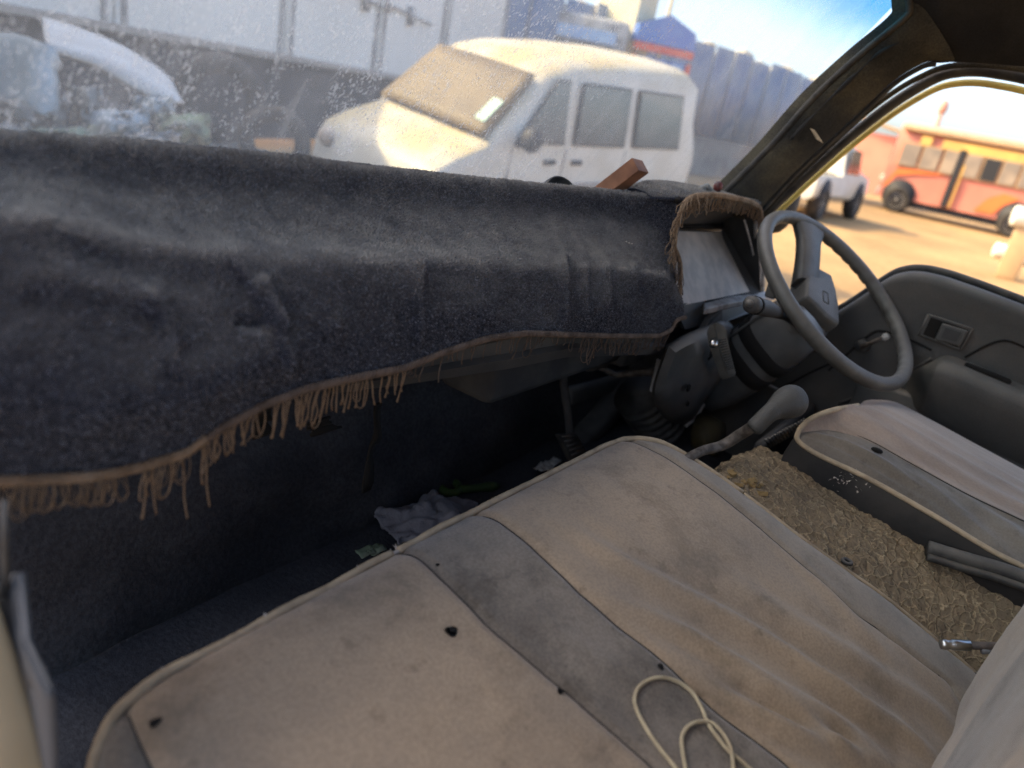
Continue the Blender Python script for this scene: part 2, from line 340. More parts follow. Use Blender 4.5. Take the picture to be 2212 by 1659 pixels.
M['drum'] = mat('white_plastic', (.78, .76, .66), .5, (.7, .67, .57), 5)
M['polepaint'] = mat('pale_yellow_pole', (.6, .5, .28), .6)
M['redpole'] = mat('faded_red_pole', (.5, .26, .2), .7)

def glass_mat():
    """old windscreen: clear glass with dust, dried drops, wiped patches and a blue shade band along its top"""
    m = bpy.data.materials.new('dirty_windscreen'); m.use_nodes = True; N = m.node_tree.nodes; L = m.node_tree.links; N.clear()
    out = N.new('ShaderNodeOutputMaterial'); tc = N.new('ShaderNodeTexCoord'); co = tc.outputs['Object']
    def math_(op, a, b=None, clamp=False):
        x = N.new('ShaderNodeMath'); x.operation = op; x.use_clamp = clamp
        for i, v in enumerate((a, b)):
            if v is None: continue
            if isinstance(v, (int, float)): x.inputs[i].default_value = v
            else: L.new(v, x.inputs[i])
        return x.outputs[0]
    def mr(x, a, c, o0=0., o1=1., smooth=True):
        r = N.new('ShaderNodeMapRange'); r.inputs[1].default_value = a; r.inputs[2].default_value = c; r.inputs[3].default_value = o0; r.inputs[4].default_value = o1
        if smooth: r.interpolation_type = 'SMOOTHSTEP'
        L.new(x, r.inputs[0]); return r.outputs[0]
    def noise(sc, det=5, vec=co):
        n = N.new('ShaderNodeTexNoise'); n.inputs['Scale'].default_value = sc; n.inputs['Detail'].default_value = det; L.new(vec, n.inputs['Vector']); return n.outputs['Fac']
    def vor(sc, vec):
        v = N.new('ShaderNodeTexVoronoi'); v.inputs['Scale'].default_value = sc; L.new(vec, v.inputs['Vector']); return v.outputs['Distance']
    mp = N.new('ShaderNodeMapping'); mp.inputs['Scale'].default_value = (1, .55, .5); L.new(co, mp.inputs[0])
    wob = N.new('ShaderNodeTexNoise'); wob.inputs['Scale'].default_value = 90; L.new(co, wob.inputs['Vector'])
    va = N.new('ShaderNodeVectorMath'); va.operation = 'SCALE'; L.new(wob.outputs['Color'], va.inputs[0]); va.inputs['Scale'].default_value = .012
    vb = N.new('ShaderNodeVectorMath'); vb.operation = 'ADD'; L.new(mp.outputs[0], vb.inputs[0]); L.new(va.outputs[0], vb.inputs[1])
    d1 = mr(vor(300, vb.outputs[0]), .20, .42, 1, 0); d2 = mr(vor(150, vb.outputs[0]), .16, .30, 1, 0)
    drops = math_('MULTIPLY', math_('MAXIMUM', d1, d2), mr(noise(75, 3), .36, .56, .12, 1))
    sx = N.new('ShaderNodeSeparateXYZ'); L.new(co, sx.inputs[0])
    zc = mr(sx.outputs[2], EYE-.13, EYE-.055, .11, -.05); clean = mr(math_('ADD', noise(7, 4), zc), .53, .57)                        # wiped patches carry no drops
    drops = math_('MULTIPLY', drops, math_('SUBTRACT', 1.0, math_('MULTIPLY', clean, .85)))
    leftish = mr(sx.outputs[0], -.15, .25, 1, .22)            # the drops thin out towards the driver
    drops = math_('MULTIPLY', drops, leftish)
    mp2 = N.new('ShaderNodeMapping'); mp2.inputs['Scale'].default_value = (1, .15, .15); L.new(co, mp2.inputs[0])
    streak = mr(noise(45, 3, mp2.outputs[0]), .5, .75, 0, .10)
    film = math_('ADD', mr(noise(4, 5), .3, .7, .21, .33), streak)
    film = math_('MULTIPLY', film, mr(sx.outputs[0], -.2, .5, 1.0, .7))
    fac = math_('ADD', film, math_('MULTIPLY', drops, .34), True)
    df = N.new('ShaderNodeBsdfDiffuse'); df.inputs[0].default_value = (.60, .615, .60, 1)
    tr = N.new('ShaderNodeBsdfTranslucent'); tr.inputs[0].default_value = (.68, .69, .67, 1)
    du = N.new('ShaderNodeMixShader'); du.inputs[0].default_value = .65; L.new(df.outputs[0], du.inputs[1]); L.new(tr.outputs[0], du.inputs[2])
    tp = N.new('ShaderNodeBsdfTransparent')
    band = mr(math_('ADD', sx.outputs[2], math_('MULTIPLY', noise(14, 3), .03)), .175+EYE, .285+EYE)
    bx = math_('MULTIPLY', band, 1.0)
    cm = N.new('ShaderNodeMix'); cm.data_type = 'RGBA'; L.new(bx, cm.inputs[0]); cm.inputs[6].default_value = (.95, .98, .97, 1); cm.inputs[7].default_value = (.05, .42, .66, 1)
    L.new(cm.outputs[2], tp.inputs[0])
    mx = N.new('ShaderNodeMixShader'); L.new(fac, mx.inputs[0]); L.new(tp.outputs[0], mx.inputs[1]); L.new(du.outputs[0], mx.inputs[2])
    gl = N.new('ShaderNodeBsdfGlossy'); gl.inputs['Roughness'].default_value = .05
    fr = N.new('ShaderNodeFresnel'); fr.inputs[0].default_value = 1.3
    m2 = N.new('ShaderNodeMixShader'); L.new(math_('MULTIPLY', fr.outputs[0], .04), m2.inputs[0]); L.new(mx.outputs[0], m2.inputs[1]); L.new(gl.outputs[0], m2.inputs[2])
    L.new(m2.outputs[0], out.inputs[0])
    return m
M['windscreen'] = glass_mat()

# ================================================================== THE SETTING
g = B(); gx = [-900, -80, -20, -8, 0, 8, 16, 24, 34, 50, 90, 300, 1500]; gy = [-900, -80, -20, -8, 0, 6, 14, 22, 40, 80, 300, 1500]
g.grid([[(x, y, -EYE+(.02*fbm((x, y, 0), .3) if abs(x) < 60 and abs(y) < 60 else 0)) for y in gy] for x in gx])
gr = g.out('ground', M['sand'], base=(0, 0, 0)); tag(gr, kind='structure')

# ------------------------------------------------------------------ boundary wall: concrete base, blue sheets above
def wall_pt(t): return np.array([20.5+t, 11.0-.2*t, 0])
fence = thing('boundary_wall', 'long boundary wall of blue corrugated sheets on a grey concrete base', 'wall', (27, 9.7, 0))
fd = np.array([1, -.2, 0])/math.hypot(1, .2); fn = np.array([-.2, -1, 0])/math.hypot(1, .2)
b = B(); a0 = wall_pt(-9); a1 = wall_pt(13)
b.box((a0+a1)/2+np.array([0, 0, -EYE+.6]), (np.linalg.norm(a1-a0), .25, 1.2), np.stack([fd, -fn, [0, 0, 1]]).T)
b.out('concrete_base', M['concrete'], fence, smooth=False)
step = 1.1; k = 0; t = -9.0
while t < 13:
    c = wall_pt(t); rows = []
    for u in np.linspace(0, step-.02, 13):
        off = .035*math.sin(u/step*2*math.pi*3)+random.uniform(-.002, .002)
        top = 2.46+.06*math.sin(k*2.3)
        rows.append([c+fd*u+fn*(.10+off)+np.array([0, 0, z]) for z in (-.18, top)])
    bb = B().grid(rows); bb.out('sheet', M['blue'], fence, solid=.01); t += step; k += 1
b = B()
for i in range(46):
    t = random.uniform(-6, 12); c = wall_pt(t)-fn*random.uniform(.5, 1.6)+np.array([0, 0, 2.42+random.uniform(-.1, .16)])
    r = np.array([random.uniform(.15, .5), random.uniform(.2, .4), random.uniform(.08, .24)])
    b.ball(c, r, 7, 5)
for i in range(16):
    t = -6+i*1.15; c = wall_pt(t)-fn*1.0; b.box(c+np.array([0, 0, .5]), (1.3, 1.4, 3.6), np.stack([fd, -fn, [0, 0, 1]]).T)
tag(b.out('scrap_heap', M['debris'], smooth=False), 'pale scrap heaped behind and above the blue sheets of the boundary wall', 'scrap heap', kind='stuff')

# ------------------------------------------------------------------ white box trailer
ta = np.array([-1.5, 6.55, 0]); tb = np.array([15.2, 12.0, 0]); td = (tb-ta)/np.linalg.norm(tb-ta); tn = np.array([td[1], -td[0], 0]); TL = np.linalg.norm(tb-ta)
TM = np.stack([td, -tn, [0, 0, 1]]).T
tr = thing('box_trailer', 'long white box trailer with dark joints parked across the yard', 'trailer', tuple((ta+tb)/2-tn*1.2))
def tpt(s, o, z): return ta+td*s+tn*o+np.array([0, 0, z])
sk = [-.05, 3.2, 6.05, 9.0, 11.6, 14.2, TL]
b = B(); b.box(tpt(TL/2, -1.28, 1.16), (TL, 2.5, 2.6), TM); b.out('box_body', M['trailer'], tr, smooth=False)
for i in range(len(sk)-1):
    b = B(); b.box(tpt((sk[i]+sk[i+1])/2, .0, 1.16), (sk[i+1]-sk[i]-.06, .03, 2.54), TM); b.out('side_panel', M['trailer'], tr, smooth=False, bevel=.01)
b = B(); b.box(tpt(TL/2, -.02, -.14), (TL, .1, .08), TM); b.out('bottom_rail', M['paletrim'], tr, smooth=False)
for s in sk[1:-1]:
    for e in (-.13, .13):
        b = B(); b.box(tpt(s+e, .03, 1.16), (.07, .02, 2.5), TM); b.out('joint_strip', M['seamgrey'], tr, smooth=False)
for s, z in ((7.6, .95), (9.6, .92), (11.0, .9), (12.6, .9)):
    b = B(); b.tube([tpt(s-.9, .06, z+.05), tpt(s+.9, .06, z-.03)], .02); b.box(tpt(s, .06, z), (.16, .06, .3), TM); b.out('latch', M['seamgrey'], tr)
b = B(); b.box(tpt(TL+.05, -.05, 1.1), (.5, .2, 2.7), TM); b.out('rear_frame', M['seamgrey'], tr, smooth=False)
b = B(); b.box(tpt(TL/2, -.2, -.72), (TL-.4, .1, 1.1), TM); b.out('side_skirt', M['chassis'], tr, smooth=False)
for s in (2.5, 12.4, 13.6):
    b = B(); c = tpt(s, -.05, -.9); b.loft([[c+tn*o+rr*(math.cos(a)*td+math.sin(a)*np.array([0, 0, 1])) for a in np.linspace(0, 2*math.pi, 20, endpoint=False)] for o, rr in ((-.25, .45), (-.02, .5), (.05, .46), (.06, .2))])
    b.out('wheel', M['tyre'], tr)

# ------------------------------------------------------------------ vehicles
def wheel_part(parent, c, ax, r=.3, w_=.18, name='wheel'):
    ax = np.array(ax, float)/np.linalg.norm(ax); up = np.array([0, 0, 1.]); f = np.cross(up, ax)
    prof = [(-w_/2, r*.6), (-w_/2, r*.93), (-w_*.3, r), (w_*.3, r), (w_/2, r*.93), (w_/2, r*.62), (w_*.3, r*.58)]
    b = B(); b.loft([[c+ax*o+rr*(math.cos(a)*f+math.sin(a)*up) for a in np.linspace(0, 2*math.pi, 24, endpoint=False)] for o, rr in prof])
    o = b.out(name, M['tyre'], parent)
    b = B(); b.loft([[c+ax*oo+rr*(math.cos(a)*f+math.sin(a)*up) for a in np.linspace(0, 2*math.pi, 24, endpoint=False)] for oo, rr in ((-w_*.4, r*.6), (w_*.25, r*.6), (w_*.36, r*.5), (w_*.2, r*.3), (w_*.34, r*.12))])
    b.out('rim', M['rim'], o)
    return o

def minivan():
    O = np.array([4.306, 3.916, -1.50]); ya, pi_, ro = -.10, .055, .095
    L = np.array([math.cos(pi_)*math.cos(ya), math.cos(pi_)*math.sin(ya), math.sin(pi_)]); W = np.array([-math.sin(ya), math.cos(ya), 0]); U = np.cross(L, W)
    W = W*math.cos(ro)+U*math.sin(ro); U = np.cross(L, W)
    def q(s, w_, z): return O+s*L+w_*W+z*U
    v = thing('minivan', 'dusty cream white minivan with sunlit roof parked in front of the windscreen', 'van', tuple(q(1.9, .75, 0)*[1, 1, 0]))
    st = [(.0, .62, .10, .30), (.03, .80, .07, .24), (.10, .895, .05, .2), (.30, .985, .04, .2), (.60, 1.075, .05, .2), (.72, 1.20, .07, .2), (1.02, 1.48, .10, .2), (1.16, 1.60, .12, .2), (1.30, 1.675, .13, .2), (1.6, 1.745, .13, .2), (2.2, 1.80, .13, .2), (3.0, 1.835, .13, .2), (3.5, 1.835, .14, .2), (3.68, 1.775, .16, .22), (3.78, 1.5, .2, .3), (3.82, 1.0, .12, .3), (3.8, .5, .1, .32)]
    rings = []
    for s, zt, wi, zb in st:
        h = zt; belt = min(1.05, h-.07); half = []
        half += [(.10, zb), (.03, zb+.06), (.0, .55 if h > .7 else zb+.1), (0.0, .8 if h > .9 else h*.8), (.0, belt)]
        half += [(wi*.35, belt+(h-belt)*.4), (wi*.75, h-.10 if h > 1.3 else h-.035), (wi+.05, h-.04 if h > 1.3 else h-.016), (wi+.2, h-.008)]
        full = half+[(.75, h+(.012 if h > 1.2 else .006))]+[(1.5-a, z) for a, z in half[::-1]]
        rings.append([q(s, a, z) for a, z in full])
    b = B(); b.loft(rings); b.out('body', M['white'], v, ang=50)
    # windscreen
    G = []
    for i in range(7):
        f = i/6; row = []
        for j in range(13):
            e = j/12; wl = .07+.08*f; z = 1.09+.49*f+.015*(1-(2*e-1)**2); s = .61+.53*f-.03*(1-(2*e-1)**2)
            row.append(q(s-.025, wl+(1.5-2*wl)*e, z+.02))
        G.append(row)
    b = B().grid(G); b.out('windscreen', M['dustyglass'], v, solid=.012)
    b = B().quadbox([q(.70, .17, 1.17), q(.88, .17, 1.335), q(.88, .28, 1.345), q(.70, .28, 1.18)], q(-1, 0, 1)-q(0, 0, 0), .012)
    for i in range(len(b.V)): b.V[i] = tuple(np.array(b.V[i])-L*.045+U*.02)
    b.out('sticker', M['mint'], v, smooth=False)
    for s0, s1, sl in ((.86, 1.50, .42), (1.62, 2.42, 0), (2.55, 3.42, -.06)):
        pts = [(s0, 1.08), (s1, 1.08), (s1-.02+(sl if sl < 0 else 0), 1.60), (s0+sl+.03, 1.60)]
        quad = [q(a, .5*(0.15)*(z-1.05)/.6*1.1-.012, z) for a, z in pts]
        b = B().quadbox(quad, -W, .012); f_ = b.out('window', M['dark'], v, smooth=False, bevel=.004)
        cc = sum(np.array(x) for x in quad)/4; q2 = [cc+(np.array(x)-cc)*.93-W*.014 for x in quad]
        B().quadbox(q2, -W, .006).out('pane', M['carglass'], f_, smooth=False)
    for s in (.86, 1.56, 2.48):
        b = B(); b.box(q(s, -.002, .70), (.012, .01, .7), np.stack([L, W, U]).T); b.out('door_joint', M['seamgrey'], v, smooth=False)
    for s in (1.36, 1.74):
        b = B(); b.box(q(s, -.012, .93), (.15, .03, .045), np.stack([L, W, U]).T); b.out('door_handle', M['dark'], v, bevel=.01)
    b = B(); b.box(q(1.9, -.006, .72), (3.1, .02, .05), np.stack([L, W, U]).T); b.out('side_moulding', M['paletrim'], v, smooth=False, bevel=.006)
    b = B(); b.ball(q(.92, -.13, 1.14), (.07, .10, .10), 12, 8); b.tube([q(.9, .0, 1.06), q(.92, -.1, 1.1)], .02); b.out('mirror', M['dark'], v)
    for w_ in (.16, 1.34):
        b = B(); b.ball(q(.03, w_, .74), (.06, .12, .08), 12, 8); b.out('headlight', M['lens'], v)
    b = B(); b.box(q(-.02, .75, .38), (.12, 1.4, .2), np.stack([L, W, U]).T); b.out('bumper', M['seamgrey'], v, bevel=.03)
    for s in (.72, 3.1):
        for w_, sg in ((.06, -1), (1.44, 1)): wheel_part(v, q(s, w_, .29), W*sg, .29)
minivan()

def bus():
    D = np.array([.10, -.995, 0]); D /= np.linalg.norm(D); Nn = np.array([D[1], -D[0], 0])   # Nn points to us
    A = np.array([29.1, 5.45, -EYE])
    KB = 1.06; KL = .56
    def q(s, o, z): return A+D*s*KL+(Nn*o+np.array([0, 0, z]))*KB
    Mx = np.stack([D*KL, -Nn*KB, [0, 0, KB]]).T
    v = thing('bus', 'faded salmon and orange bus with open door parked broadside across the sandy yard', 'bus', tuple(q(5, -1.2, 0)+np.array([0, 0, EYE])))
    pr = [(0, .45), (-.02, 1.0), (0, 1.45), (-.08, 2.4), (-.2, 2.66), (-.6, 2.78), (-1.2, 2.8)]
    ring = lambda s, f=1.: [q(s, o*1.0, .45+(z-.45)*f) for o, z in pr]+[q(s, -2.4-o, .45+(z-.45)*f) for o, z in pr[::-1]]
    b = B(); b.loft([ring(.12, .92), ring(0, .97) , ring(.15), ring(3.2), ring(6.5), ring(10.6), ring(10.8, .97)]); b.out('body', M['salmon'], v, ang=40)
    b = B(); b.box(q(5.4, -.05, 2.58), (10.4, .34, .1), Mx); b.out('roof_gutter', M['tanroof'], v, smooth=False)
    b = B(); b.box(q(6.6, .0, 2.30), (8.2, .10, .26), Mx); b.out('yellow_band', M['yellow'], v, smooth=False)
    b = B(); b.box(q(1.6, .03, 2.28), (.6, .06, .3), Mx); b.out('side_sign', M['yellow'], v, smooth=False)
    sw = [.5, 1.65, 2.8]+[3.95+i*.98 for i in range(7)]
    for i, s in enumerate(sw):
        ln = .98 if i < 3 else .86
        b = B(); b.box(q(s+ln/2, .0, 1.80), (ln+.06, .12, .74), Mx); f_ = b.out('window', M['tanroof'], v, smooth=False)
        b = B(); b.box(q(s+ln/2, .02, 1.80), (ln-.06, .14, .64), Mx); b.out('pane', M['dark'] if i == 4 else M['buspane'], f_, smooth=False)
    b = B(); b.box(q(3.70, .03, 1.35), (.34, .14, 1.75), Mx); b.out('door_opening', M['dark'], v, smooth=False)
    b = B(); b.box(q(4.02, .06, 1.15), (.1, .1, 1.3), Mx); b.out('door_leaf', M['yellow'], v, smooth=False)
    def swoosh(pts, mt):
        bb = B(); bb.quadbox([q(s, .035, z) for s, z in pts], Nn, .006); bb.out('stripe', mt, v, smooth=False)
    swoosh([(.12, .75), (.35, .75), (.6, 1.12), (1.6, 1.26), (3.3, 1.40), (2.4, 1.46), (.6, 1.35)], M['orange'])
    swoosh([(5.3, .56), (6.3, .56), (6.7, .9), (7.4, 1.16), (6.5, 1.22), (5.8, 1.0)], M['orange'])
    for s in (1.15, 7.5):
        b = B(); c = q(s, .0, .55); b.loft([[c+Nn*o+.52*(math.cos(a)*D+math.sin(a)*np.array([0, 0, 1])) for a in np.linspace(0, 2*math.pi, 24, endpoint=False)] for o in (-.1, .07)]); b.out('wheel_arch', M['dark'], v)
        wheel_part(v, q(s, -.02, .40), Nn, .42, .28)
        wheel_part(v, q(s, -2.38, .40), -Nn, .42, .28)
    b = B(); b.box(q(5.4, -1.2, .42), (9.6, 2.2, .35), Mx); b.out('underframe', M['chassis'], v, smooth=False)
    b = B(); b.box(q(.0, -1.2, 1.95), (.12, 2.0, .85), Mx); b.out('windscreen', M['carglass'], v, smooth=False, bevel=.04)
    b = B(); b.box(q(-.05, -1.2, .55), (.2, 2.35, .28), Mx); b.out('bumper', M['seamgrey'], v, bevel=.05)
    for o in (-.4, -2.0):
        b = B(); b.ball(q(.0, o, .95), (.08, .16, .16), 12, 8); b.out('headlight', M['lens'], v)
bus()

def pickup():
    D = np.array([1, -.03, 0]); D /= np.linalg.norm(D); Nn = np.array([D[1], -D[0], 0]); A = np.array([17.0, 4.42, -EYE])
    def q(s, o, z): return A+D*s+Nn*o+np.array([0, 0, z])
    Mx = np.stack([D, -Nn, [0, 0, 1]]).T
    v = thing('pickup_truck', 'dusty white pickup truck with big wheel parked left of the salmon bus', 'pickup', tuple(q(2.2, -.8, 0)+np.array([0, 0, EYE])))
    st = [(0, .95), (.05, 1.0), (1.9, 1.02), (1.95, 1.62), (2.3, 1.72), (2.9, 1.70), (3.35, 1.16), (4.3, 1.05), (4.45, .8)]
    rings = []
    for s, zt in st:
        i = .14 if zt > 1.3 else .02
        half = [(.1, .45), (0, .55), (0, .95 if zt > 1 else zt-.05), (i, zt-.08 if zt > 1.3 else zt-.02), (i+.12, zt)]
        rings.append([q(s, -o, z) for o, z in half]+[q(s, -(1.7-o), z) for o, z in half[::-1]])
    B().loft(rings).out('body', M['white'], v, ang=45)
    for quad in ([(2.02, 1.08), (2.6, 1.08), (2.6, 1.62), (2.1, 1.6)], [(2.68, 1.08), (3.22, 1.08), (2.92, 1.6), (2.68, 1.62)]):
        B().quadbox([q(s, -.05*(z-1.0)-.02, z) for s, z in quad], Nn, .02).out('window', M['carglass'], v, smooth=False)
    B().quadbox([q(3.38, -.15, 1.16), q(3.38, -1.55, 1.16), q(2.98, -1.45, 1.66), q(2.98, -.25, 1.66)], D, .02).out('windscreen', M['carglass'], v, smooth=False)
    B().box(q(4.45, -.85, .55), (.14, 1.6, .2), Mx).out('bumper', M['dark'], v, bevel=.03)
    B().box(q(.9, -.85, .98), (1.6, 1.4, .12), Mx).out('load_bed', M['dark'], v, smooth=False)
    for s in (.8, 3.75):
        B().loft([[q(s, 0, .5)+Nn*o+.42*(math.cos(a)*D+math.sin(a)*np.array([0, 0, 1])) for a in np.linspace(0, 2*math.pi, 20, endpoint=False)] for o in (-.2, .01)]).out('wheel_arch', M['dark'], v)
        wheel_part(v, q(s, -.05, .37), Nn, .37, .24); wheel_part(v, q(s, -1.65, .37), -Nn, .37, .24)
pickup()

# blue kiosk with a red trim
def kiosk():
    c = P(1422, 150, d=21.0); c[2] = -EYE
    f = -c*np.array([1, 1, 0]); f /= np.linalg.norm(f); r = np.array([-f[1], f[0], 0])
    an = .25; f2 = f*math.cos(an)+r*math.sin(an); r = np.array([-f2[1], f2[0], 0]); f = f2
    Mx = np.stack([r, f, [0, 0, 1]]).T
    q = lambda a, o, z: c+r*a+f*o+np.array([0, 0, z*1.11])
    v = thing('kiosk', 'bright blue guard kiosk with red trim and gable roof beside the blue wall', 'kiosk', tuple(c*[1, 1, 0]))
    B().box(q(0, -.7, 1.15), (1.4, 1.4, 2.3), Mx).out('wall', M['kioskblue'], v, smooth=False)
    B().quadbox([q(-.8, .08, 2.86), q(.8, .08, 2.86), q(.74, .08, 3.22), q(0, .08, 3.5), q(-.74, .08, 3.22)], -f, 1.6).out('roof', M['kioskblue'], v, smooth=False)
    B().box(q(0, .06, 2.76), (1.56, .12, .17), Mx).out('red_band', M['red'], v, smooth=False)
    for a in (-.73, .73): B().box(q(a, .06, 1.45), (.1, .12, 2.5), Mx).out('red_post', M['red'], v, smooth=False)
    for a in (-.44, 0, .44):
        o = B().box(q(a, .02, 2.2), (.4, .06, .8), Mx).out('window', M['kioskblue'], v, smooth=False)
        B().box(q(a, .03, 2.2), (.31, .08, .7), Mx).out('pane', M['kioskpane'], o, smooth=False)
kiosk()
p = P(1340, 90, d=22.0)
b = B(); b.box((p[0], p[1], .9), (1.0, 1.2, 4.6)); b.box((p[0], p[1], 3.25), (1.2, 1.4, .12)); b.box((p[0], p[1], -1.1), (1.2, 1.4, .6))
tag(b.out('gate_pillar', M['creamwall'], smooth=False), 'tall cream rendered gate pillar just left of the blue kiosk', 'pillar')
p = P(1437, 60, d=23.0); 
b = B(); b.tube([(p[0], p[1], -EYE), (p[0], p[1], 2.6), (p[0]+.15, p[1]-.05, 6.)], [.07, .06, .05], 8); b.tube([(p[0]+.15, p[1]-.05, 6.), (p[0]-.7, p[1]+.3, 6.3)], .04); b.ball((p[0]-.75, p[1]+.32, 6.25), (.2, .12, .07))
tag(b.out('lamp_post', M['polepaint']), 'pale yellow lamp post rising above the blue kiosk roof', 'lamp post')

def lorry():
    c = P(1262, 95, d=20.5); c[2] = -EYE
    f = -c*np.array([1, 1, 0]); f /= np.linalg.norm(f); r = np.array([-f[1], f[0], 0]); Mx = np.stack([r, f, [0, 0, 1]]).T
    q = lambda a, o, z: c+r*a+f*o+np.array([0, 0, z])
    v = thing('coach', 'grey green coach front seen between the trailer end and cream pillar', 'coach', tuple(c*[1, 1, 0]))
    B().box(q(0, -3, 1.95), (2.1, 6, 3.1), Mx).out('body', M['seamgrey'], v, bevel=.12)
    o = B().box(q(0, .02, 2.2), (1.86, .1, 1.2), Mx).out('windscreen', M['glassgreen'], v, bevel=.06)
    B().box(q(0, .08, 2.2), (.06, .02, 1.2), Mx).out('divider', M['dark'], o, smooth=False)
    B().box(q(0, .03, 3.05), (1.5, .1, .28), Mx).out('destination_box', M['kioskpane'], v, smooth=False)
    B().box(q(0, .05, .7), (2.1, .14, .4), Mx).out('bumper', M['dark'], v, bevel=.05)
    for a in (-.72, .72): B().ball(q(a, .04, 1.1), (.15, .15, .15), 10, 8).out('headlight', M['drum'], v)
    for a in (-.9, .9): wheel_part(v, q(a, -1.3, .45), r*(1 if a > 0 else -1), .45, .25)
lorry()

# orange shed far behind the bus, and the mast
p = P(1950, 285, d=44.0)
v = thing('shed', 'orange roofed shed far behind the front of the salmon bus', 'shed', (p[0], p[1], 0))
b = B(); b.box((p[0]+2, p[1], -.0), (9, 3, 2.8)); b.out('wall', M['salmon'], v, smooth=False)
b = B(); b.quadbox([(p[0]-3, p[1]-2, 1.3), (p[0]+7, p[1]-2, 1.3), (p[0]+7, p[1]+2, 2.0), (p[0]-3, p[1]+2, 2.0)], (0, 0, 1), .12); b.out('roof', M['tanroof'], v, smooth=False)
p = P(2035, 240, d=70.0)
v = thing('mast', 'faded red water mast far away above the bus roof', 'mast', (p[0], p[1], 0))
b = B(); b.tube([(p[0], p[1], -EYE), (p[0], p[1], 5.0)], .18); b.out('post', M['redpole'], v)
b = B(); b.ball((p[0], p[1], 5.0), (.35, .35, .6)); b.out('tank', M['redpole'], v)
p = P(2190, 300, d=60.0)
v = thing('antenna', 'small faded red rooftop box beyond the rear of the bus', 'box', (p[0], p[1], 0))
b = B(); b.box((p[0], p[1], 2.2), (1.0, 1.0, 1.0)); b.tube([(p[0], p[1], -EYE), (p[0], p[1], 2)], .1); b.out('box', M['redpole'], v)
# white drums at the right
for i, (px, py, dd, r, lab) in enumerate(((2165, 543, 0, .16, 'white plastic drum lying on the sand, the one with open sand on its left'), (2214, 556, 0, .16, 'white plastic drum lying on the sand at the very right edge, beside another drum'), (2212, 470, 15.5, .17, 'white plastic drum raised on a dusty tan crate at the right edge'))):
    p = P(px, py, z=-EYE+r) if i < 2 else P(px, py, d=dd)
    a = np.array([.25, -.95, 0]); a /= np.linalg.norm(a); f = np.array([-a[1], a[0], 0])
    b = B(); b.loft([[p+a*o+rr*(math.cos(t)*f+math.sin(t)*np.array([0, 0, 1])) for t in np.linspace(0, 2*math.pi, 20, endpoint=False)] for o, rr in ((-.17, r*.7), (-.16, r*.95), (-.13, r), (-.05, r*.97), (.05, r*.97), (.13, r), (.16, r*.95), (.17, r*.7))])
    tag(b.out('drum', M['drum']), lab, 'drum', 'white drums on the sand')
hc = p[2]-.17+EYE; b = B(); b.box((p[0]+.1, p[1]-.1, -EYE+hc/2), (.32, .32, hc-.004)); tag(b.out('crate', M['tanroof'], bevel=.02), 'dusty tan crate carrying the raised white drum at the right edge', 'crate')

# wrecked car and tyres at the left, in the shade of the trailer
def wreck():
    o0 = P(200, 160, d=5.2)
    v = thing('wrecked_car', 'stripped pale blue car wreck with raised white bonnet beyond the dirty windscreen', 'wreck', (o0[0], o0[1], 0))
    d = 4.9
    top = [(96, 84), (150, 98), (220, 120), (290, 150), (340, 178), (375, 200), (396, 220)]
    low = [(112, 108), (150, 118), (215, 142), (275, 178), (320, 200), (350, 215), (370, 222)]
    tp = smooth_path([P(x, y, d=d) for x, y in top], 20); lp = smooth_path([P(x, y, d=d-.12) for x, y in low], 20)
    away = np.array([.35, .85, .1])
    G = [tp+away*.9, tp+away*.5+np.array([0, 0, .03]), tp+away*.08, tp, lp, lp+away*.04+np.array([0, 0, -.03])]
    B().grid(np.array(G)).out('bonnet', M['whitepanel'], v, solid=.015)
    G = []
    for i in range(12):
        row = []
        for j in range(10):
            p = P(-90+i*20, 75+j*17+max(0, i-6)*7, d=4.6+.25*math.sin(i*.5)-.03*j); row.append(p+np.array([.02*fbm(p, 9), .06*fbm(p+3, 5), .01]))
        G.append(row)
    B().grid(np.array(G)).out('wing', M['junkblue'], v, solid=.015)
    for k, (x, y, wd, ht, dd, mt, sd) in enumerate(((60, 250, 170, 75, 4.3, 'junk', 1), (185, 225, 70, 80, 4.6, 'junk', 5), (250, 270, 150, 66, 4.4, 'junkblue', 2), (395, 280, 120, 70, 4.5, 'junkgreen', 3), (130, 300, 160, 50, 4.1, 'junkgreen', 4), (330, 235, 90, 60, 4.8, 'junkblue', 6), (20, 300, 90, 70, 4.0, 'junk', 7), (330, 305, 120, 40, 4.2, 'paletrim', 8))):
        G = []
        for i in range(14):
            row = []
            for j in range(10):
                f, e = i/13-.5, j/9-.5; edge = (1-(2*f)**2)*(1-(2*e)**2)
                p = P(x+wd*f+8*fbm((f*3, e*3, sd), 2), y+ht*e+8*fbm((e*3, f*3, sd+9), 2), d=dd); p = p*(1-.05*edge+.035*fbm((f*4, e*4, sd), 1.5)); row.append(p)
            G.append(row)
        B().grid(np.array(G)).out('crushed_panel', M[mt], v, solid=.01)
    c = P(255, 150, d=5.3); c[2] = -EYE
    B().box(c+np.array([-.2, .6, .55]), (1.3, 1.4, .55)).out('floor_pan', M['chassis'], v, bevel=.08)
    for dx in (-.75, .5):
        for dy in (.1, 1.1): wheel_part(v, c+np.array([dx, dy, .28]), (1 if dx > 0 else -1, 0, 0), .28)
wreck()
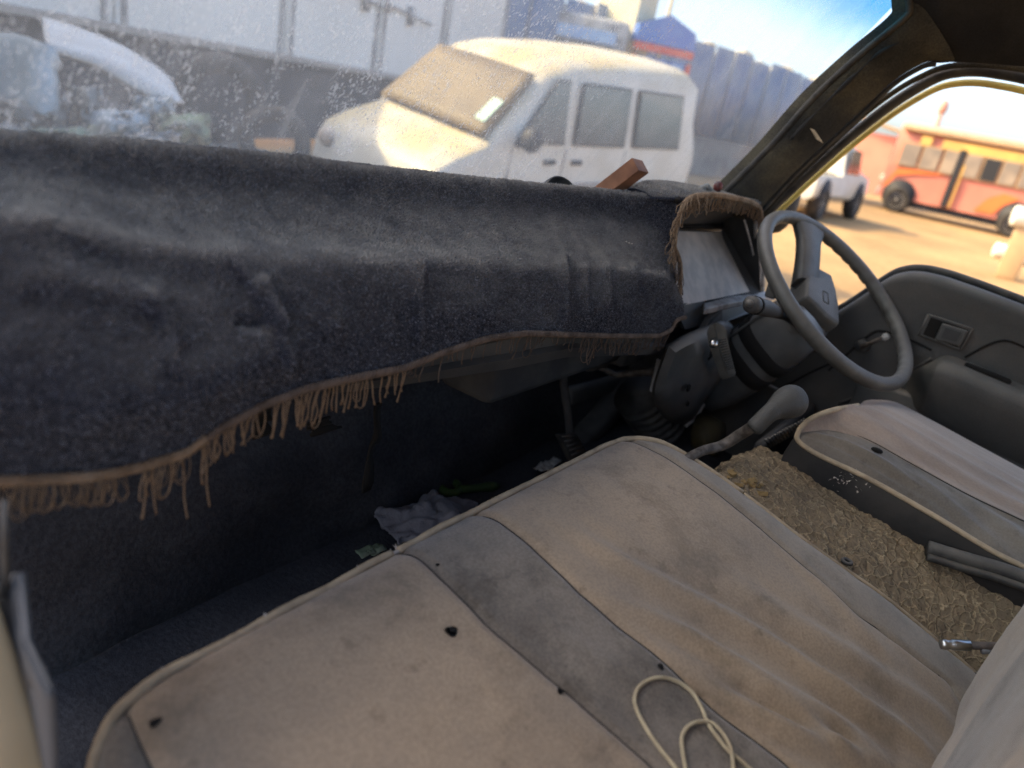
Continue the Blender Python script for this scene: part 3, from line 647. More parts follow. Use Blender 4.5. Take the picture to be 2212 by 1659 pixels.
for i, (px, py, r, d, lab) in enumerate(((478, 200, .30, 6.0, 'worn tyre standing upright between the wreck and the white minivan, larger of the two'), (596, 268, .24, 5.6, 'small dark tyre standing upright close to the minivan nose'))):
    c = P(px, py, d=d); ax = np.array([-.55, -.8, .1]); ax /= np.linalg.norm(ax); f = np.cross(ax, [0, 0, 1.]); f /= np.linalg.norm(f); u = np.cross(f, ax)
    if i == 0: c[2] = -.42
    else: c[2] = -.62
    b = B(); R_ = r
    b.grid([[c+(R_*.78+R_*.24*math.cos(t))*(math.cos(a)*f+math.sin(a)*u)+ax*R_*.34*math.sin(t) for t in np.linspace(0, 2*math.pi, 10, endpoint=False)] for a in np.linspace(0, 2*math.pi, 28, endpoint=False)], cu=True, cv=True)
    t_ = b.out('tyre', M['tyre']); tag(t_, lab, 'tyre', 'loose tyres')
    p0 = c.copy(); p0[2] = -EYE
    h = c[2]-r+EYE
    bb = B(); bb.box((c[0], c[1], -EYE+h/2), (.5, .5, h-.01)); o = bb.out('crate', M['junk'], bevel=.02); tag(o, ('dull metal crate under the larger upright tyre', 'low dull metal crate under the small tyre by the minivan')[i], 'crate')

# added box truck, unseen to the left, put there to shade the cab
v = thing('shade_truck', 'added unseen box truck shading the cab, left of the old van', 'truck', (-1.6, 5.2, 0))
B().box((-1.45, 4.85, .95), (4.5, 4.0, 3.8)).out('box_body', M['trailer'], v, bevel=.03)
B().box((-1.45, 5.1, -1.0), (4.2, 3.2, .3)).out('chassis', M['chassis'], v, smooth=False)
B().box((-4.6, 5.1, .05), (1.7, 2.2, 2.2)).out('cab', M['kioskblue'], v, bevel=.15)
B().box((-5.46, 5.1, .55), (.04, 1.9, .8)).out('windscreen', M['carglass'], v, smooth=False)
for x in (-4.6, -1.2, -.2):
    for y in (3.75, 6.45): wheel_part(v, np.array([x, y, -EYE+.48]), (0, -1 if y < 5 else 1, 0), .48, .28)

# ================================================================== THE OLD VAN
van = thing('old_van', 'stripped dusty cab of an old right-hand-drive van, seen from its passenger door', 'van', (.9, 0, 0))

# ---- bench seat
HY = [-.35, -.16, -.10, .02, .11, .20, .28, .34, .385, .41]; HZ = [-.66, -.607, -.578, -.518, -.488, -.458, -.437, -.428, -.432, -.445]
def h0(y): return float(np.interp(y, np.linspace(-.35, .43, 157), H_TAB))
H_TAB = interp(np.linspace(-.35, .43, 157), HY, HZ)
front_c = [(163, 1665), (190, 1600), (255, 1525), (330, 1450), (500, 1340), (700, 1232), (880, 1178), (1040, 1108), (1200, 1018), (1310, 962), (1380, 945)]
fc = np.array([P(x, y, z=-.435) for x, y in front_c]); FX, FY = fc[:, 0], fc[:, 1]
def yfront(x): return float(np.interp(x, np.linspace(.16, 1.06, 181), F_TAB))
xs = np.linspace(.16, 1.06, 181); F_TAB = np.where(xs < .24, np.interp(xs, [.16, .19, .24], [.36, .385, .398]), np.where(xs > .9, np.interp(xs, [.9, .93, .97, .99, 1.06], [.392, .383, .335, .278, .27]), .4-.004*np.sin(xs*9)))
XL, XR = .158, 1.042
def XRf(y): return float(np.interp(y, [-.32, -.118, -.07, .047, .15, .22, .275], [1.085, 1.078, 1.06, 1.02, 1.0, .995, .99]))
def seat_h(x, y):
    z = h0(y)
    e = max(0., x-(XRf(y)-.06))/.06; z -= .013*min(e, 1.3)**2.2
    e = max(0., (XL+.06)-x)/.06; z -= .03*min(e, 1.3)**2
    return z
folds = []
def fold(pts, amp, wd, bias=0.0):
    q = smooth_path([onto(1106+a*.5, 995+b_*.5, seat_h) for a, b_ in pts], 40); folds.append((q, amp, wd))
fold([(180, 255), (500, 450), (900, 660), (1200, 830), (1500, 1050), (1800, 1270)], .0085, .012)
fold([(400, 590), (700, 720), (1000, 890), (1300, 1060), (1600, 1250)], .0085, .010)
fold([(700, 820), (1050, 970), (1300, 1120), (1500, 1300)], .0075, .009)
fold([(780, 900), (1050, 1080), (1300, 1200), (1700, 1330)], .008, .010)
fold([(900, 480), (1200, 680), (1500, 860), (1800, 1060), (1950, 1200)], .006, .015)
fold([(1250, 900), (1600, 1100), (1850, 1290)], .006, .009)
fold([(1100, 330), (1300, 500), (1550, 760), (1750, 960)], .003, .015)
fold([(1300, 900), (1500, 980), (1750, 1180)], .004, .010)
fold([(150, 830), (400, 900), (750, 930)], .004, .025)
fold([(-300, 1000), (100, 1090), (450, 1327)], .004, .03)
def seat_fold(x, y):
    z = 0.
    for q, amp, wd in folds:
        d = np.hypot(q[:, 0]-x, q[:, 1]-y); i = int(d.argmin()); f = i/(len(q)-1)
        if d[i] < wd*4: z += amp*min(1., f*2.2+.12)*min(1., (1-f)*5+.05)*(math.exp(-(d[i]/wd)**2)-.45*math.exp(-((d[i]-wd*1.9)/wd)**2))
    return z
def seat_z(x, y): return seat_h(x, y)+seat_fold(x, y)+.0016*fbm((x, y, 2), 14)
seamsX = {}
def seam_line(pts):
    q = np.array([onto(x, y, seat_h) for x, y in pts]); o = np.argsort(q[:, 1]); return q[o][:, 1], q[o][:, 0]
S1 = seam_line([(268, 1520), (300, 1595), (330, 1659)]); S2 = seam_line([(878, 1192), (960, 1250), (1050, 1340), (1200, 1470), (1400, 1640)])
S3 = seam_line([(1048, 1110), (1130, 1160), (1250, 1275), (1400, 1395), (1550, 1530), (1700, 1645)])
S4 = seam_line([(1395, 962), (1456, 995), (1581, 1085), (1731, 1215), (1856, 1325), (2016, 1435), (2071, 1515)])
S5 = seam_line([(1546, 995), (1611, 1050), (1706, 1125), (1856, 1240), (2031, 1365), (2096, 1440)])
def sx(S_, y):
    ys, xs_ = S_; return float(np.interp(y, ys, xs_))
bench = B(); cab_seat = thing_dummy = None
seat_root = make('bench_seat', [(XL+.02, -.3, -.95), (XR-.03, -.3, -.95), (XR-.03, .36, -.95), (XL+.02, .36, -.95), (XL+.02, -.3, -.66), (XR-.03, -.3, -.66), (XR-.03, .34, -.52), (XL+.02, .34, -.52)],
                 [(0, 1, 2, 3), (4, 5, 6, 7), (0, 1, 5, 4), (1, 2, 6, 5), (2, 3, 7, 6), (3, 0, 4, 7)], M['vinyl'], van, smooth=False, lab='tan and grey striped passenger bench seat with cream piping')
def yb(x): return -.30
edges = [lambda y: XL, lambda y: sx(S1, y), lambda y: sx(S2, y), lambda y: sx(S3, y), lambda y: min(sx(S4, y), XRf(y)-.03), lambda y: XRf(y)-.001]
names = ['seatgrey', 'tan', 'seatgrey', 'tan', 'border']
labs = ['grey end panel', 'broad stained tan panel', 'stained grey stripe', 'wrinkled tan panel', 'pale grey border panel']
for k in range(5):
    nu = [8, 60, 34, 64, 20][k]; nv = 130; G = []
    for i in range(nu):
        e = i/(nu-1); row = []
        for j in range(nv):
            f = j/(nv-1); y = -.32
            # find the front limit at this place
            x = edges[k](.3)+(edges[k+1](.3)-edges[k](.3))*e
            yf = yfront(x); yy = -.32+(yf+.32)*f
            x0, x1 = edges[k](yy), edges[k+1](yy); x = x0+(x1-x0)*e; yf = yfront(x); yy = -.32+(yf+.32)*f
            z = seat_z(x, yy)
            dl, dr = (x-x0), (x1-x)
            if k > 0: z -= .0045*math.exp(-(dl/.005)**2)
            if k < 4: z -= .0045*math.exp(-(dr/.005)**2)
            row.append((x, yy, z))
        G.append(row)
    b = B(); b.grid(G)
    b.out('cushion_panel', M[names[k]], seat_root, lab=labs[k])
    if 0 < k:
        ys = np.linspace(-.3, yfront(edges[k](.35))-.004, 70)
        b = B(); b.tube([(edges[k](y), y, seat_z(edges[k](y), y)-.0042) for y in ys], .0011, 5); b.out('seam', M['seam'], seat_root)
# skirt and piping
pth = [(XL, -.30), (XL, .0), (XL, .2), (XL+.001, .33)]+[(x, yfront(x)) for x in np.linspace(.165, .989, 60)]+[(XRf(y), y) for y in np.linspace(.26, -.3, 16)]
top = [np.array([x, y, seat_h(x, y)-.004]) for x, y in pth]
G = [[p+np.array([0, 0, .0])for p in top]]
for dz, inn in ((.03, -.002), (.09, .004), (.2, .012), (.32, .02)):
    row = []
    for (x, y), p in zip(pth, top):
        c = np.array([.57, .05]); v2 = c-np.array([x, y]); v2 /= np.linalg.norm(v2); row.append(np.array([x+v2[0]*inn, y+v2[1]*inn, max(p[2]-dz, -.95)]))
    G.append(row)
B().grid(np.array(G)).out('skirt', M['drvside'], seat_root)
pl = smooth_path([np.array([x, y+.002, seat_h(x, y)+.001+.0012*math.sin(x*60)*(1 if x < .6 else .2)]) for x, y in [(XL+.001, .30), (XL+.002, .345)]+[(x, yfront(x)) for x in np.linspace(.17, .988, 40)]+[(XRf(.22)+.001, .22)]], 260)
rr = [.0042+.0005*mn.noise(Vector((p[0]*60, 0, 0)))+.0004*mn.noise(Vector((p[0]*300, 1, 0))) for p in pl]
cut = [int(i) for i in np.argwhere(pl[:, 0] < .478)[:, 0]]; c0 = cut[-1]
B().tube(pl[:c0], rr[:c0], 8).out('piping', M['piping'], seat_root); B().tube(pl[c0+2:], rr[c0+2:], 8).out('piping', M['piping'], seat_root)
b = B(); b.tube(pl[c0-3:c0+5]-np.array([0, 0, .001]), .0025, 6)
for k in range(9):
    i = random.choice([random.randint(int(c0*.25), int(c0*.36)), random.randint(int(c0*.5), int(c0*.62)), random.randint(int(c0*.8), c0-1), c0+1]); p = pl[i]
    q = p+np.array([random.uniform(-.006, .006), random.uniform(0, .006), random.uniform(.002, .007)]); b.tube([p+[0, 0, .003], (p+q)/2+np.array([0, .001, .003]), q], [.0004, .0003, .0002], 4)
b.out('frayed_threads', M['paper'], seat_root)
rp = smooth_path([np.array([XRf(y), y, seat_h(XRf(y), y)+.001]) for y in np.linspace(.22, -.3, 14)], 80)
B().tube(rp, .0026, 6).out('piping', M['piping'], seat_root)
for (x, y, r) in ((975, 1365, .0065), (335, 1562, .0042), (1427, 1441, .004), (1210, 1494, .0035), (945, 1221, .0024)):
    p = onto(x, y, seat_z); p[2] = seat_z(p[0], p[1])+.0008
    def hp(a, s): 
        q = p+np.array([math.cos(a), math.sin(a)*.8, 0])*r*s; q[2] = seat_z(q[0], q[1])+.0008; return q
    b = B(); n = 14; b.loft([[hp(a, 1+.15*math.sin(3*a+x)) for a in np.linspace(0, 2*math.pi, n, endpoint=False)], [hp(a, .4) for a in np.linspace(0, 2*math.pi, n, endpoint=False)]])
    b.out('burn_hole', M['hole'], seat_root)
# backrest at the lower right
def back_panel(x0, x1, mt, lab):
    G = []
    for x in np.linspace(x0, x1, 24):
        row = []
        for j in range(60):
            s = j/59; z = -.63+.62*s
            edge = max(0, (x-.985)/.075)
            y = -.098-.022*(x-.8)/.25-.085*s+.022*math.sin(min(1, s*1.1)*math.pi)-.045*min(1.2, edge)**3
            y += .003*math.sin(x*40+s*9)*(1-s)+.002*fbm((x, 0, z), 12)
            row.append((x+.012*math.sin(s*math.pi)*edge, y, z))
        G.append(row)
    B().grid(G).out('backrest_panel', mt, seat_root, lab=lab)
for x0, x1, mt, lb in ((XL, .22, 'seatgrey', 'grey end of backrest'), (.22, .50, 'tan', 'tan backrest panel at passenger side'), (.50, .62, 'seatgrey', 'grey stripe of backrest'), (.62, .72, 'seatgrey', 'grey inner backrest panel'), (.72, 1.07, 'tan', 'tan outer edge of backrest')):
    back_panel(x0, x1, M[mt], lb)
B().box((.58, -.30, -.33), (.84, .12, .66)).out('backrest_core', M['vinyl'], seat_root, bevel=.03)

# ---- driver seat
drv = make('driver_seat', [(1.20, -.35, -.95), (1.60, -.35, -.95), (1.60, .17, -.95), (1.20, .17, -.95), (1.20, -.35, -.58), (1.60, -.35, -.58), (1.60, .17, -.5), (1.20, .17, -.5)],
           [(0, 1, 2, 3), (4, 5, 6, 7), (0, 1, 5, 4), (1, 2, 6, 5), (2, 3, 7, 6), (3, 0, 4, 7)], M['vinyl'], van, smooth=False, lab='driver seat in pinkish grey cloth with black vinyl side')
pip = [(1854, 876), (1802, 885), (1765, 898), (1740, 913), (1724, 934), (1726, 954), (1767, 982), (1876, 1034), (2014, 1112), (2136, 1186), (2212, 1225), (2330, 1290)]
px_ = [1.30, 1.235, 1.205, 1.187, 1.175, 1.17, 1.17, 1.17, 1.17, 1.17, 1.17, 1.17]
pipe3 = smooth_path([P(a, b_, x=c) for (a, b_), c in zip(pip, px_)], 120)
B().tube(pipe3, .0042, 8).out('piping', M['piping'], drv)
sil = [(1854, 876), (1870, 875), (1919, 882), (2006, 926), (2092, 973), (2212, 1038), (2330, 1102)]
ridge = smooth_path([P(a, b_, x=1.40) for a, b_ in sil], 120)
seamd = smooth_path([P(a, b_, x=c) for (a, b_), c in zip([(1728, 932), (1775, 928), (1811, 931), (1876, 952), (1971, 1004), (2092, 1070), (2212, 1127), (2330, 1185)], [1.183, 1.21, 1.225, 1.235, 1.24, 1.245, 1.25, 1.25])], 120)
def resample0(path, n):
    path = np.asarray(path); L_ = np.concatenate([[0], np.cumsum(np.linalg.norm(np.diff(path, axis=0), axis=1))]); q_ = np.linspace(0, L_[-1], n)
    return np.stack([np.interp(q_, L_, path[:, k]) for k in range(3)], 1)
def dfold(i, e, side):
    f = i/119; z = 0
    if side:
        z += .006*math.exp(-((e-.55+.5*(f-.3))/.10)**2)*math.exp(-((f-.3)/.2)**2)-.005*math.exp(-((e-.4+.5*(f-.3))/.08)**2)*math.exp(-((f-.3)/.22)**2)
        z += .004*math.sin(e*9+f*26)*max(0, f-.45)*1.6+.002*fbm((f*6, e*3, 1), 1)
    else:
        z += .004*math.sin(e*22+f*3)*(.25+f)*math.exp(-e*1.2)*.7+.0015*fbm((f*8, e*2, 5), 1)
    return z
def strip(A_, B_, n, bul, side):
    G = []
    for i in range(len(A_)):
        row = []
        for j in range(n):
            e = j/(n-1); p = A_[i]*(1-e)+B_[i]*e; p = p.copy(); p[2] += (bul*4*e*(1-e)+dfold(i, e, side)*min(1, 6*e*(1-e)*2))*min(1, i/14); row.append(p)
        G.append(row)
    return G
kc = int(np.argmin(np.hypot(*(np.array([P_[:2] for P_ in pipe3])-P(1724, 938, x=1.175)[:2]).T)))
front = resample0(pipe3[:kc+1][::-1], 30); pside = resample0(pipe3[kc:], 120)
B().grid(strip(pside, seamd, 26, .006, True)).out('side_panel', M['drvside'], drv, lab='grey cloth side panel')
G = strip(seamd, ridge, 30, .008, False)
for i in range(120):
    f = (1-i/119)**2.2
    for j in range(30):
        e = j/29; G[i][j] = G[i][j]+f*(front[j]-(seamd[0]*(1-e)+ridge[0]*e))
far = ridge.copy()
for i, row in enumerate(G):
    r0 = ridge[i]; row += [r0+np.array([.05, .0, -.003]), r0+np.array([.10, 0, -.012]), r0+np.array([.15, -.01, -.03]), r0+np.array([.19, -.02, -.07]), r0+np.array([.2, -.02, -.16])]
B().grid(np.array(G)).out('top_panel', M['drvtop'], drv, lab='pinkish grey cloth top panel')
B().tube(seamd+np.array([0, 0, .0008]), .0013, 5).out('seam', M['seam'], drv)
sd2 = np.array([p+np.array([.018+.03*i/119, 0, .004+.003*math.sin(i*.1)]) for i, p in enumerate(seamd)]); B().tube(sd2[40:], .0012, 5).out('seam', M['seam'], drv)
low = smooth_path([np.array([p[0]-.004-.02*math.exp(-i/8), p[1]+.012*math.exp(-i/6), -.55]) for i, p in enumerate(pipe3[::6])], 120)
G = []
for i in range(120):
    p = pipe3[i]; q = low[i]; G.append([p+np.array([-.001, .001, -.002]), p*.75+q*.25+np.array([-.012, .006, 0]), p*.45+q*.55+np.array([-.010, .006, 0]), q, q+np.array([.02, -.01, -.25])])
B().grid(np.array(G)).out('vinyl_side', M['vinyl'], drv)
b = B()
for k in range(40):
    cx, cy = random.choice([(1815, 1040), (1830, 1030), (1862, 1058)]); p = P(cx+random.gauss(0, 11), cy+random.gauss(0, 9), x=1.153)
    q = p+np.array([random.uniform(-.008, 0), random.uniform(-.012, .012), random.uniform(-.008, .008)]); b.add([p, p*.6+q*.4, q*.45+p*.55+np.array([-.002, random.uniform(-.0025, .0025), random.uniform(-.0025, .0025)])], [(0, 1, 2)])
b.out('torn_vinyl', M['lens'], drv, smooth=False)
p = P(1892, 979, x=1.21); b = B(); b.loft([[p+np.array([0, .009*math.cos(a), .005+.0045*math.sin(a)]) for a in np.linspace(0, 6.28, 10, endpoint=False)], [p+np.array([-.004, .004*math.cos(a), .005+.002*math.sin(a)]) for a in np.linspace(0, 6.28, 10, endpoint=False)]]); b.out('burn_hole', M['hole'], drv)

# ---- foam block over the engine cover
def foam_h(x, y):
    zr = float(np.interp(y, [-.4, -.1, 0, .1, .2, .26, .30], [-.53, -.507, -.492, -.478, -.458, -.457, -.476]))
    zl = min(zr, h0(y)-.016); e = min(1., max(0., (x-XRf(y))/(1.17-XRf(y)))); return zl+(zr-zl)*e**.8
B().box((1.10, -.1, -.80), (.22, .74, .40)).out('engine_cover', M['under'], van, bevel=.02)
G = []
NX, NY = 120, 420
for i in range(NX):
    row = []
    for j in range(NY):
        x = .985+.195*i/(NX-1); y = -.42+.70*j/(NY-1)
        yl = .285+.012*fbm((x, 0, 0), 25)-.25*max(0, x-1.10)*1.2-.2*max(0, 1.03-x); y = -.42+(yl+.42)*j/(NY-1)
        n1 = fbm((x, y, 0), 38, 5); n2 = mn.voronoi(Vector((x*42, y*30, 0)))[0]
        n3 = mn.voronoi(Vector((x*85+9, y*60, 3)))[0]; z = foam_h(x, y)+.0028*n1-.0022*max(0, .16-(n2[1]-n2[0]))/.16+.0010*math.sin(n2[0]*17)-.001*max(0, .12-(n3[1]-n3[0]))/.12
        if j == NY-1: z -= .03
        if j == NY-2: z -= .01
        row.append((x, y, z))
    G.append(row)
G = np.array(G); b = B(); b.grid(G)
fo = b.out('foam_slab', M['foam'], base=(1.07, -.05, -.56+EYE)); fo.data
tag(fo, 'flaking yellow brown foam slab lying between the two seats', 'foam slab')
b = B()
for k in range(14):
    x, y = random.uniform(1.01, 1.05), random.uniform(.20, .262)
    s = random.uniform(.003, .009); c_ = np.array([x, y, foam_h(x, y)+.001]); Rm = Matrix.Rotation(random.uniform(0, 6), 3, 'Z') @ Matrix.Rotation(random.uniform(-.5, .5), 3, 'X'); b.box(c_, (s*1.6, s, s*.7), np.array(Rm))
b.out('loose_crumbs', M['foam_raw'], fo, smooth=False)

# ---- rubber strip, hoses, nut, paper on the foam
a = [onto(x, y, lambda X, Y, l=l: foam_h(X, Y)+l) for x, y, l in ((2003, 1184, .018), (2080, 1208, .026), (2150, 1228, .034), (2230, 1256, .044), (2330, 1292, .055))]
b = B(); pa = smooth_path(a, 30); b.tube(pa, .0115, 10); b.tube(pa+np.array([-.010, -.004, -.008]), .006, 8); tag(b.out('rubber_strip', M['rubber']), 'broken black rubber door seal strip lying on the foam by the driver seat', 'rubber strip')
for k, (x0, y0, x1, y1, rr_, lab) in enumerate(((2032, 1392, 2150, 1396, .0052, 'brown rubber hose end with steel ferrule, upper of the pair by the backrest'), (2070, 1412, 2150, 1404, .0038, 'thin pale hose end under the steel ferrule hose by the backrest'))):
    v = thing('hose', lab, 'hose', (1.0, -.1, .85), 'hose ends between seat and backrest')
    A_ = P(x0, y0, x=.985); Bq = P(x1, y1, x=.985+.03); dr = (Bq-A_)/np.linalg.norm(Bq-A_)
    B().tube([A_+dr*.03, Bq, Bq+dr*.08+np.array([0, 0, -.02])], rr_, 10).out('tube', M['hose'] if k == 0 else M['greyseal'], v)
    if k == 0: B().tube([A_, A_+dr*.006, A_+dr*.008, A_+dr*.012, A_+dr*.014, A_+dr*.034], [.0058, .0066, .0056, .0056, .0066, .0066], 12).out('ferrule', M['steel'], v)
p = onto(1828, 1217, lambda X, Y: foam_h(X, Y)+.003); b = B(); b.grid([[p+np.array([(.006+.0025*math.cos(t))*math.cos(a), (.006+.0025*math.cos(t))*math.sin(a), .003*math.sin(t)+.003]) for t in np.linspace(0, 6.28, 8, endpoint=False)] for a in np.linspace(0, 6.28, 14, endpoint=False)], cu=True, cv=True)
tag(b.out('washer', M['rubber']), 'small black rubber washer on the foam beside the bench border', 'washer')
def scrap(name, px, py, hf, sz, mt, lab, cat, seed):
    p = onto(px, py, hf); G = []
    for i in range(7):
        row = []
        for j in range(7):
            f, e = i/6-.5, j/6-.5; x = p[0]+sz*f*1.4; y = p[1]+sz*e; row.append((x, y, p[2]+sz*.14+sz*.28*fbm((f*2, e*2, seed), 1.2)))
        G.append(row)
    tag(B().grid(G).out(name, M[mt], solid=.001), lab, cat)
scrap('paper_scrap', 1922, 1124, foam_h, .016, 'paper', 'tiny curled paper scrap at the foam edge by black vinyl', 'paper scrap', 3)

# ---- cord on the seat
cp = [(720, 1345), (690, 1305), (625, 1225), (562, 1125), (530, 1045), (543, 985), (590, 948), (650, 937), (720, 957), (780, 1003), (820, 1070), (850, 1140), (892, 1200), (935, 1252), (985, 1292), (1040, 1340)]
cp2 = [(752, 1340), (737, 1255), (735, 1192), (762, 1147), (812, 1127), (862, 1132), (902, 1167), (932, 1212), (950, 1262), (957, 1340)]
def lay(c, lift=.0022): return smooth_path([onto(1106+a*.5, 995+b_*.5, lambda X, Y: seat_z(X, Y)+lift) for a, b_ in c], 90)
b = B(); b.tube(lay(cp), .0020, 8); b.tube(lay(cp2, .0038), .0020, 8)
tag(b.out('cord', M['cord']), 'looped beige cord lying on the grey stripe of the bench seat', 'cord')

# ---- floor, toe board, dash body
b = B(); b.grid([[(x, y, -.70+.004*fbm((x, y, 0), 7)) for y in np.linspace(-.4, .80, 40)] for x in np.linspace(.13, 1.68, 60)]); b.out('floor_mat', M['floor'], van)
b = B(); b.grid([[(x, .72+.13*(s**1.3)+.012*fbm((x, s, 4), 5), -.70+.50*s) for s in np.linspace(0, 1, 30)] for x in np.linspace(.13, 1.66, 60)]); b.out('toe_board', M['floor'], van)
b = B(); b.box((1.70, .62, -.74), (.04, .60, .80)); b.out('kick_wall', M['under'], van, smooth=False)
b = B(); b.box((.9, .90, -.68), (1.66, .03, 1.0)); b.out('front_panel', M['cream'], van, bevel=.01)
b = B(); b.quadbox([(.13, .60, -.17), (1.66, .60, -.17), (1.66, .89, -.19), (.13, .89, -.19)], (0, 0, -1), .01); b.out('cowl', M['under'], van, smooth=False)
b = B(); b.box((.66, .63, -.27), (1.0, .10, .14)); dash = b.out('dashboard', M['under'], van, bevel=.02)
# plastic lower rail of the dash under the cover
def rail(pts_t, pts_b, y, mt, dep=.02):
    T = [P(x, y_, y=y) for x, y_ in pts_t]; Bt = [P(x, y_, y=y+.004) for x, y_ in pts_b]
    G = [[t+np.array([0, dep, .004]) for t in T], T, Bt, [b_+np.array([0, dep, 0]) for b_ in Bt]]
    return B().grid(np.array(G)).out('lower_rail', mt, dash, smooth=False)
rail([(700, 800), (870, 795), (1000, 755), (1110, 730), (1240, 715), (1440, 725)], [(720, 835), (870, 815), (1000, 793), (1110, 775), (1240, 752), (1440, 748)], .485, M['plastic'])
rail([(720, 835), (870, 815), (1000, 793), (1110, 775), (1240, 752), (1440, 748)], [(720, 850), (868, 832), (1000, 812), (1103, 796), (1223, 772), (1440, 765)], .475, M['darkplastic'])
b = B(); b.box((1.05, .60, -.36), (.5, .10, .12)); b.box((1.3, .62, -.38), (.3, .08, .14)); b.out('underdash_box', M['under'], dash, bevel=.015)
for i, (x0, y0, x1, y1, wd) in enumerate(((815, 870, 790, 1060, .011), (570, 880, 565, 940, .018), (690, 905, 705, 930, .03))):
    pa = smooth_path([P(x0, y0, y=.56), P(x0-3, y0+(y1-y0)*.35, y=.575), P((x0+x1)/2-4, y0+(y1-y0)*.6, y=.58), P(x1, y1, y=.585)], 14)
    b = B(); G = []
    for k, p in enumerate(pa):
        w2 = wd*(1+.15*math.sin(k*1.3)+(.5 if k > 11 else 0)); G.append([p+np.array([-w2/2, 0, 0]), p+np.array([w2/2, .004*math.sin(k), 0])])
    b.grid(G); b.out('hanging_strap', M['hole'], van, solid=.003)

# ---- windscreen
def glass_y(u, z): return .655-.62*(z+.17)+.06*(1-(2*u-1)**2)
G = []
for i in range(33):
    u = i/32; x = .12+1.475*u; G.append([(x, glass_y(u, z), z) for z in np.linspace(-.19, .315, 20)])
B().grid(G).out('windscreen', M['windscreen'], van)
# ---- pillar beside the windscreen, roof lining
lft = [(1540, 445), (1567, 412), (1659, 320), (1759, 208), (1859, 116), (1951, 40), (1962, 14), (1955, -30)]
rgt = [(1622, 478), (1643, 452), (1727, 362), (1843, 256), (1927, 178), (1983, 142), (2015, 132), (2062, 132)]
Lp = smooth_path([P(a, b_, x=1.555) for a, b_ in lft], 50); Rp = smooth_path([P(a, b_, x=1.625) for a, b_ in rgt], 50)
G = []
for i in range(50):
    l, r = Lp[i], Rp[i]; n = np.array([-.75, -.6, -.1]); row = [l+np.array([.01, .03, .0]), l]
    for e in (.08, .2, .4, .6, .8, .95): 
        p = l*(1-e)+r*e+n*.02*(4*e*(1-e))**.6; p = p+n*.0012*fbm((i*.25, e*3, 0), 1.0); row.append(p)
    row += [r, r+np.array([.02, .03, 0])]; G.append(row)
pil = B().grid(np.array(G)).out('pillar', M['pillar'], van, lab='dusty windscreen pillar with fuzzy lining')
B().tube(Lp+np.array([-.002, -.002, 0]), .006, 8).out('rubber_seal', M['rubber'], pil)
B().tube(Rp[:44]+np.array([.004, -.002, -.004]), .005, 8).out('rubber_seal', M['rubber'], pil)
cr = smooth_path([P(x, y, x=1.562) for x, y in ((1700, 300), (1760, 236), (1830, 168), (1880, 122), (1930, 92))], 30)
b = B(); b.tube(cr+np.array([-.013, -.012, 0]), [.003+.002*math.sin(k*.6) for k in range(30)], 6); b.out('lining_tear', M['lining'], pil)
q = [P(x, y, x=1.568) for x, y in ((1744, 276), (1754, 280), (1772, 308), (1758, 300))]
B().quadbox([np.array(p)+np.array([-.012, -.008, 0]) for p in q], (-.7, -.6, 0), .002).out('torn_flap', M['piping'], pil, smooth=False)
G = []
top = [(1955, -30), (1962, 14), (1975, 60), (1990, 100), (2015, 132), (2062, 132), (2130, 136), (2212, 142), (2300, 150), (2420, 165)]
tx = [1.555, 1.56, 1.585, 1.61, 1.625, 1.63, 1.632, 1.635, 1.635, 1.635]
E_ = smooth_path([P(a, b_, x=c) for (a, b_), c in zip(top, tx)], 60)
for i in range(60):
    p = E_[i]; f = i/59; tgt = np.array([1.36-.0*f, min(.35, p[1]+.02), .385]); row = [p+np.array([.012, 0, -.0])]
    for e in (0, .15, .3, .5, .7, 1): 
        r_ = p*(1-e)+tgt*e; r_[2] += .035*math.sin(e*math.pi); row.append(r_)
    row.append(np.array([.14, tgt[1], .40])); G.append(row)
rl = B().grid(np.array(G)).out('roof_lining', M['lining'], van)
b = B(); b.box((.88, -.62, .405), (1.5, 1.9, .02)); b.out('roof_panel', M['cream'], van, bevel=.006)
b = B(); b.tube([(x, glass_y((x-.12)/1.475, .315)+.0, .325) for x in np.linspace(.12, 1.58, 30)], .02, 8); b.out('header_rail', M['lining'], van)

# ---- driver door
DX = 1.67
beltpx = [(1560, 760), (1650, 735), (1730, 712), (1810, 672), (1870, 633), (1915, 599), (1945, 588), (1985, 586), (2040, 598), (2120, 626), (2212, 661), (2330, 705), (2480, 760)]
bp = np.array([P(a, b_, x=DX) for a, b_ in beltpx]); o = np.argsort(bp[:, 1]); by, bz = bp[o][:, 1], bp[o][:, 2]
ys = np.linspace(by[0], by[-1], 140); bzs = np.interp(ys, by, bz); ker = np.ones(7)/7; bzs = np.convolve(np.pad(bzs, 3, 'edge'), ker, 'valid')
G = []
for y, zt in zip(ys, bzs):
    row = [(DX+.06, y, zt-.012), (DX+.045, y, zt-.003), (DX+.02, y, zt), (DX+.008, y, zt-.003), (DX+.001, y, zt-.011), (DX-.001, y, zt-.022), (DX+.002, y, zt-.04), (DX+.003, y, zt-.07)]
    for s in np.linspace(.1, 1, 14)[0:]:
        z = zt-.07-(zt+.80-.07)*s*.98; row.append((DX+.004+.002*fbm((0, y, z), 4), y, z))
    G.append(row)
door = B().grid(G).out('driver_door', M['door'], van, lab='dusty grey driver door panel')
def on_door(pts, off=-.006): return [P(a, b_, x=DX+off) for a, b_ in pts]
B().tube(np.array([(DX+.042, y, z+.004) for y, z in zip(ys, bzs)]), .008, 8).out('weather_strip', M['rubber'], door)
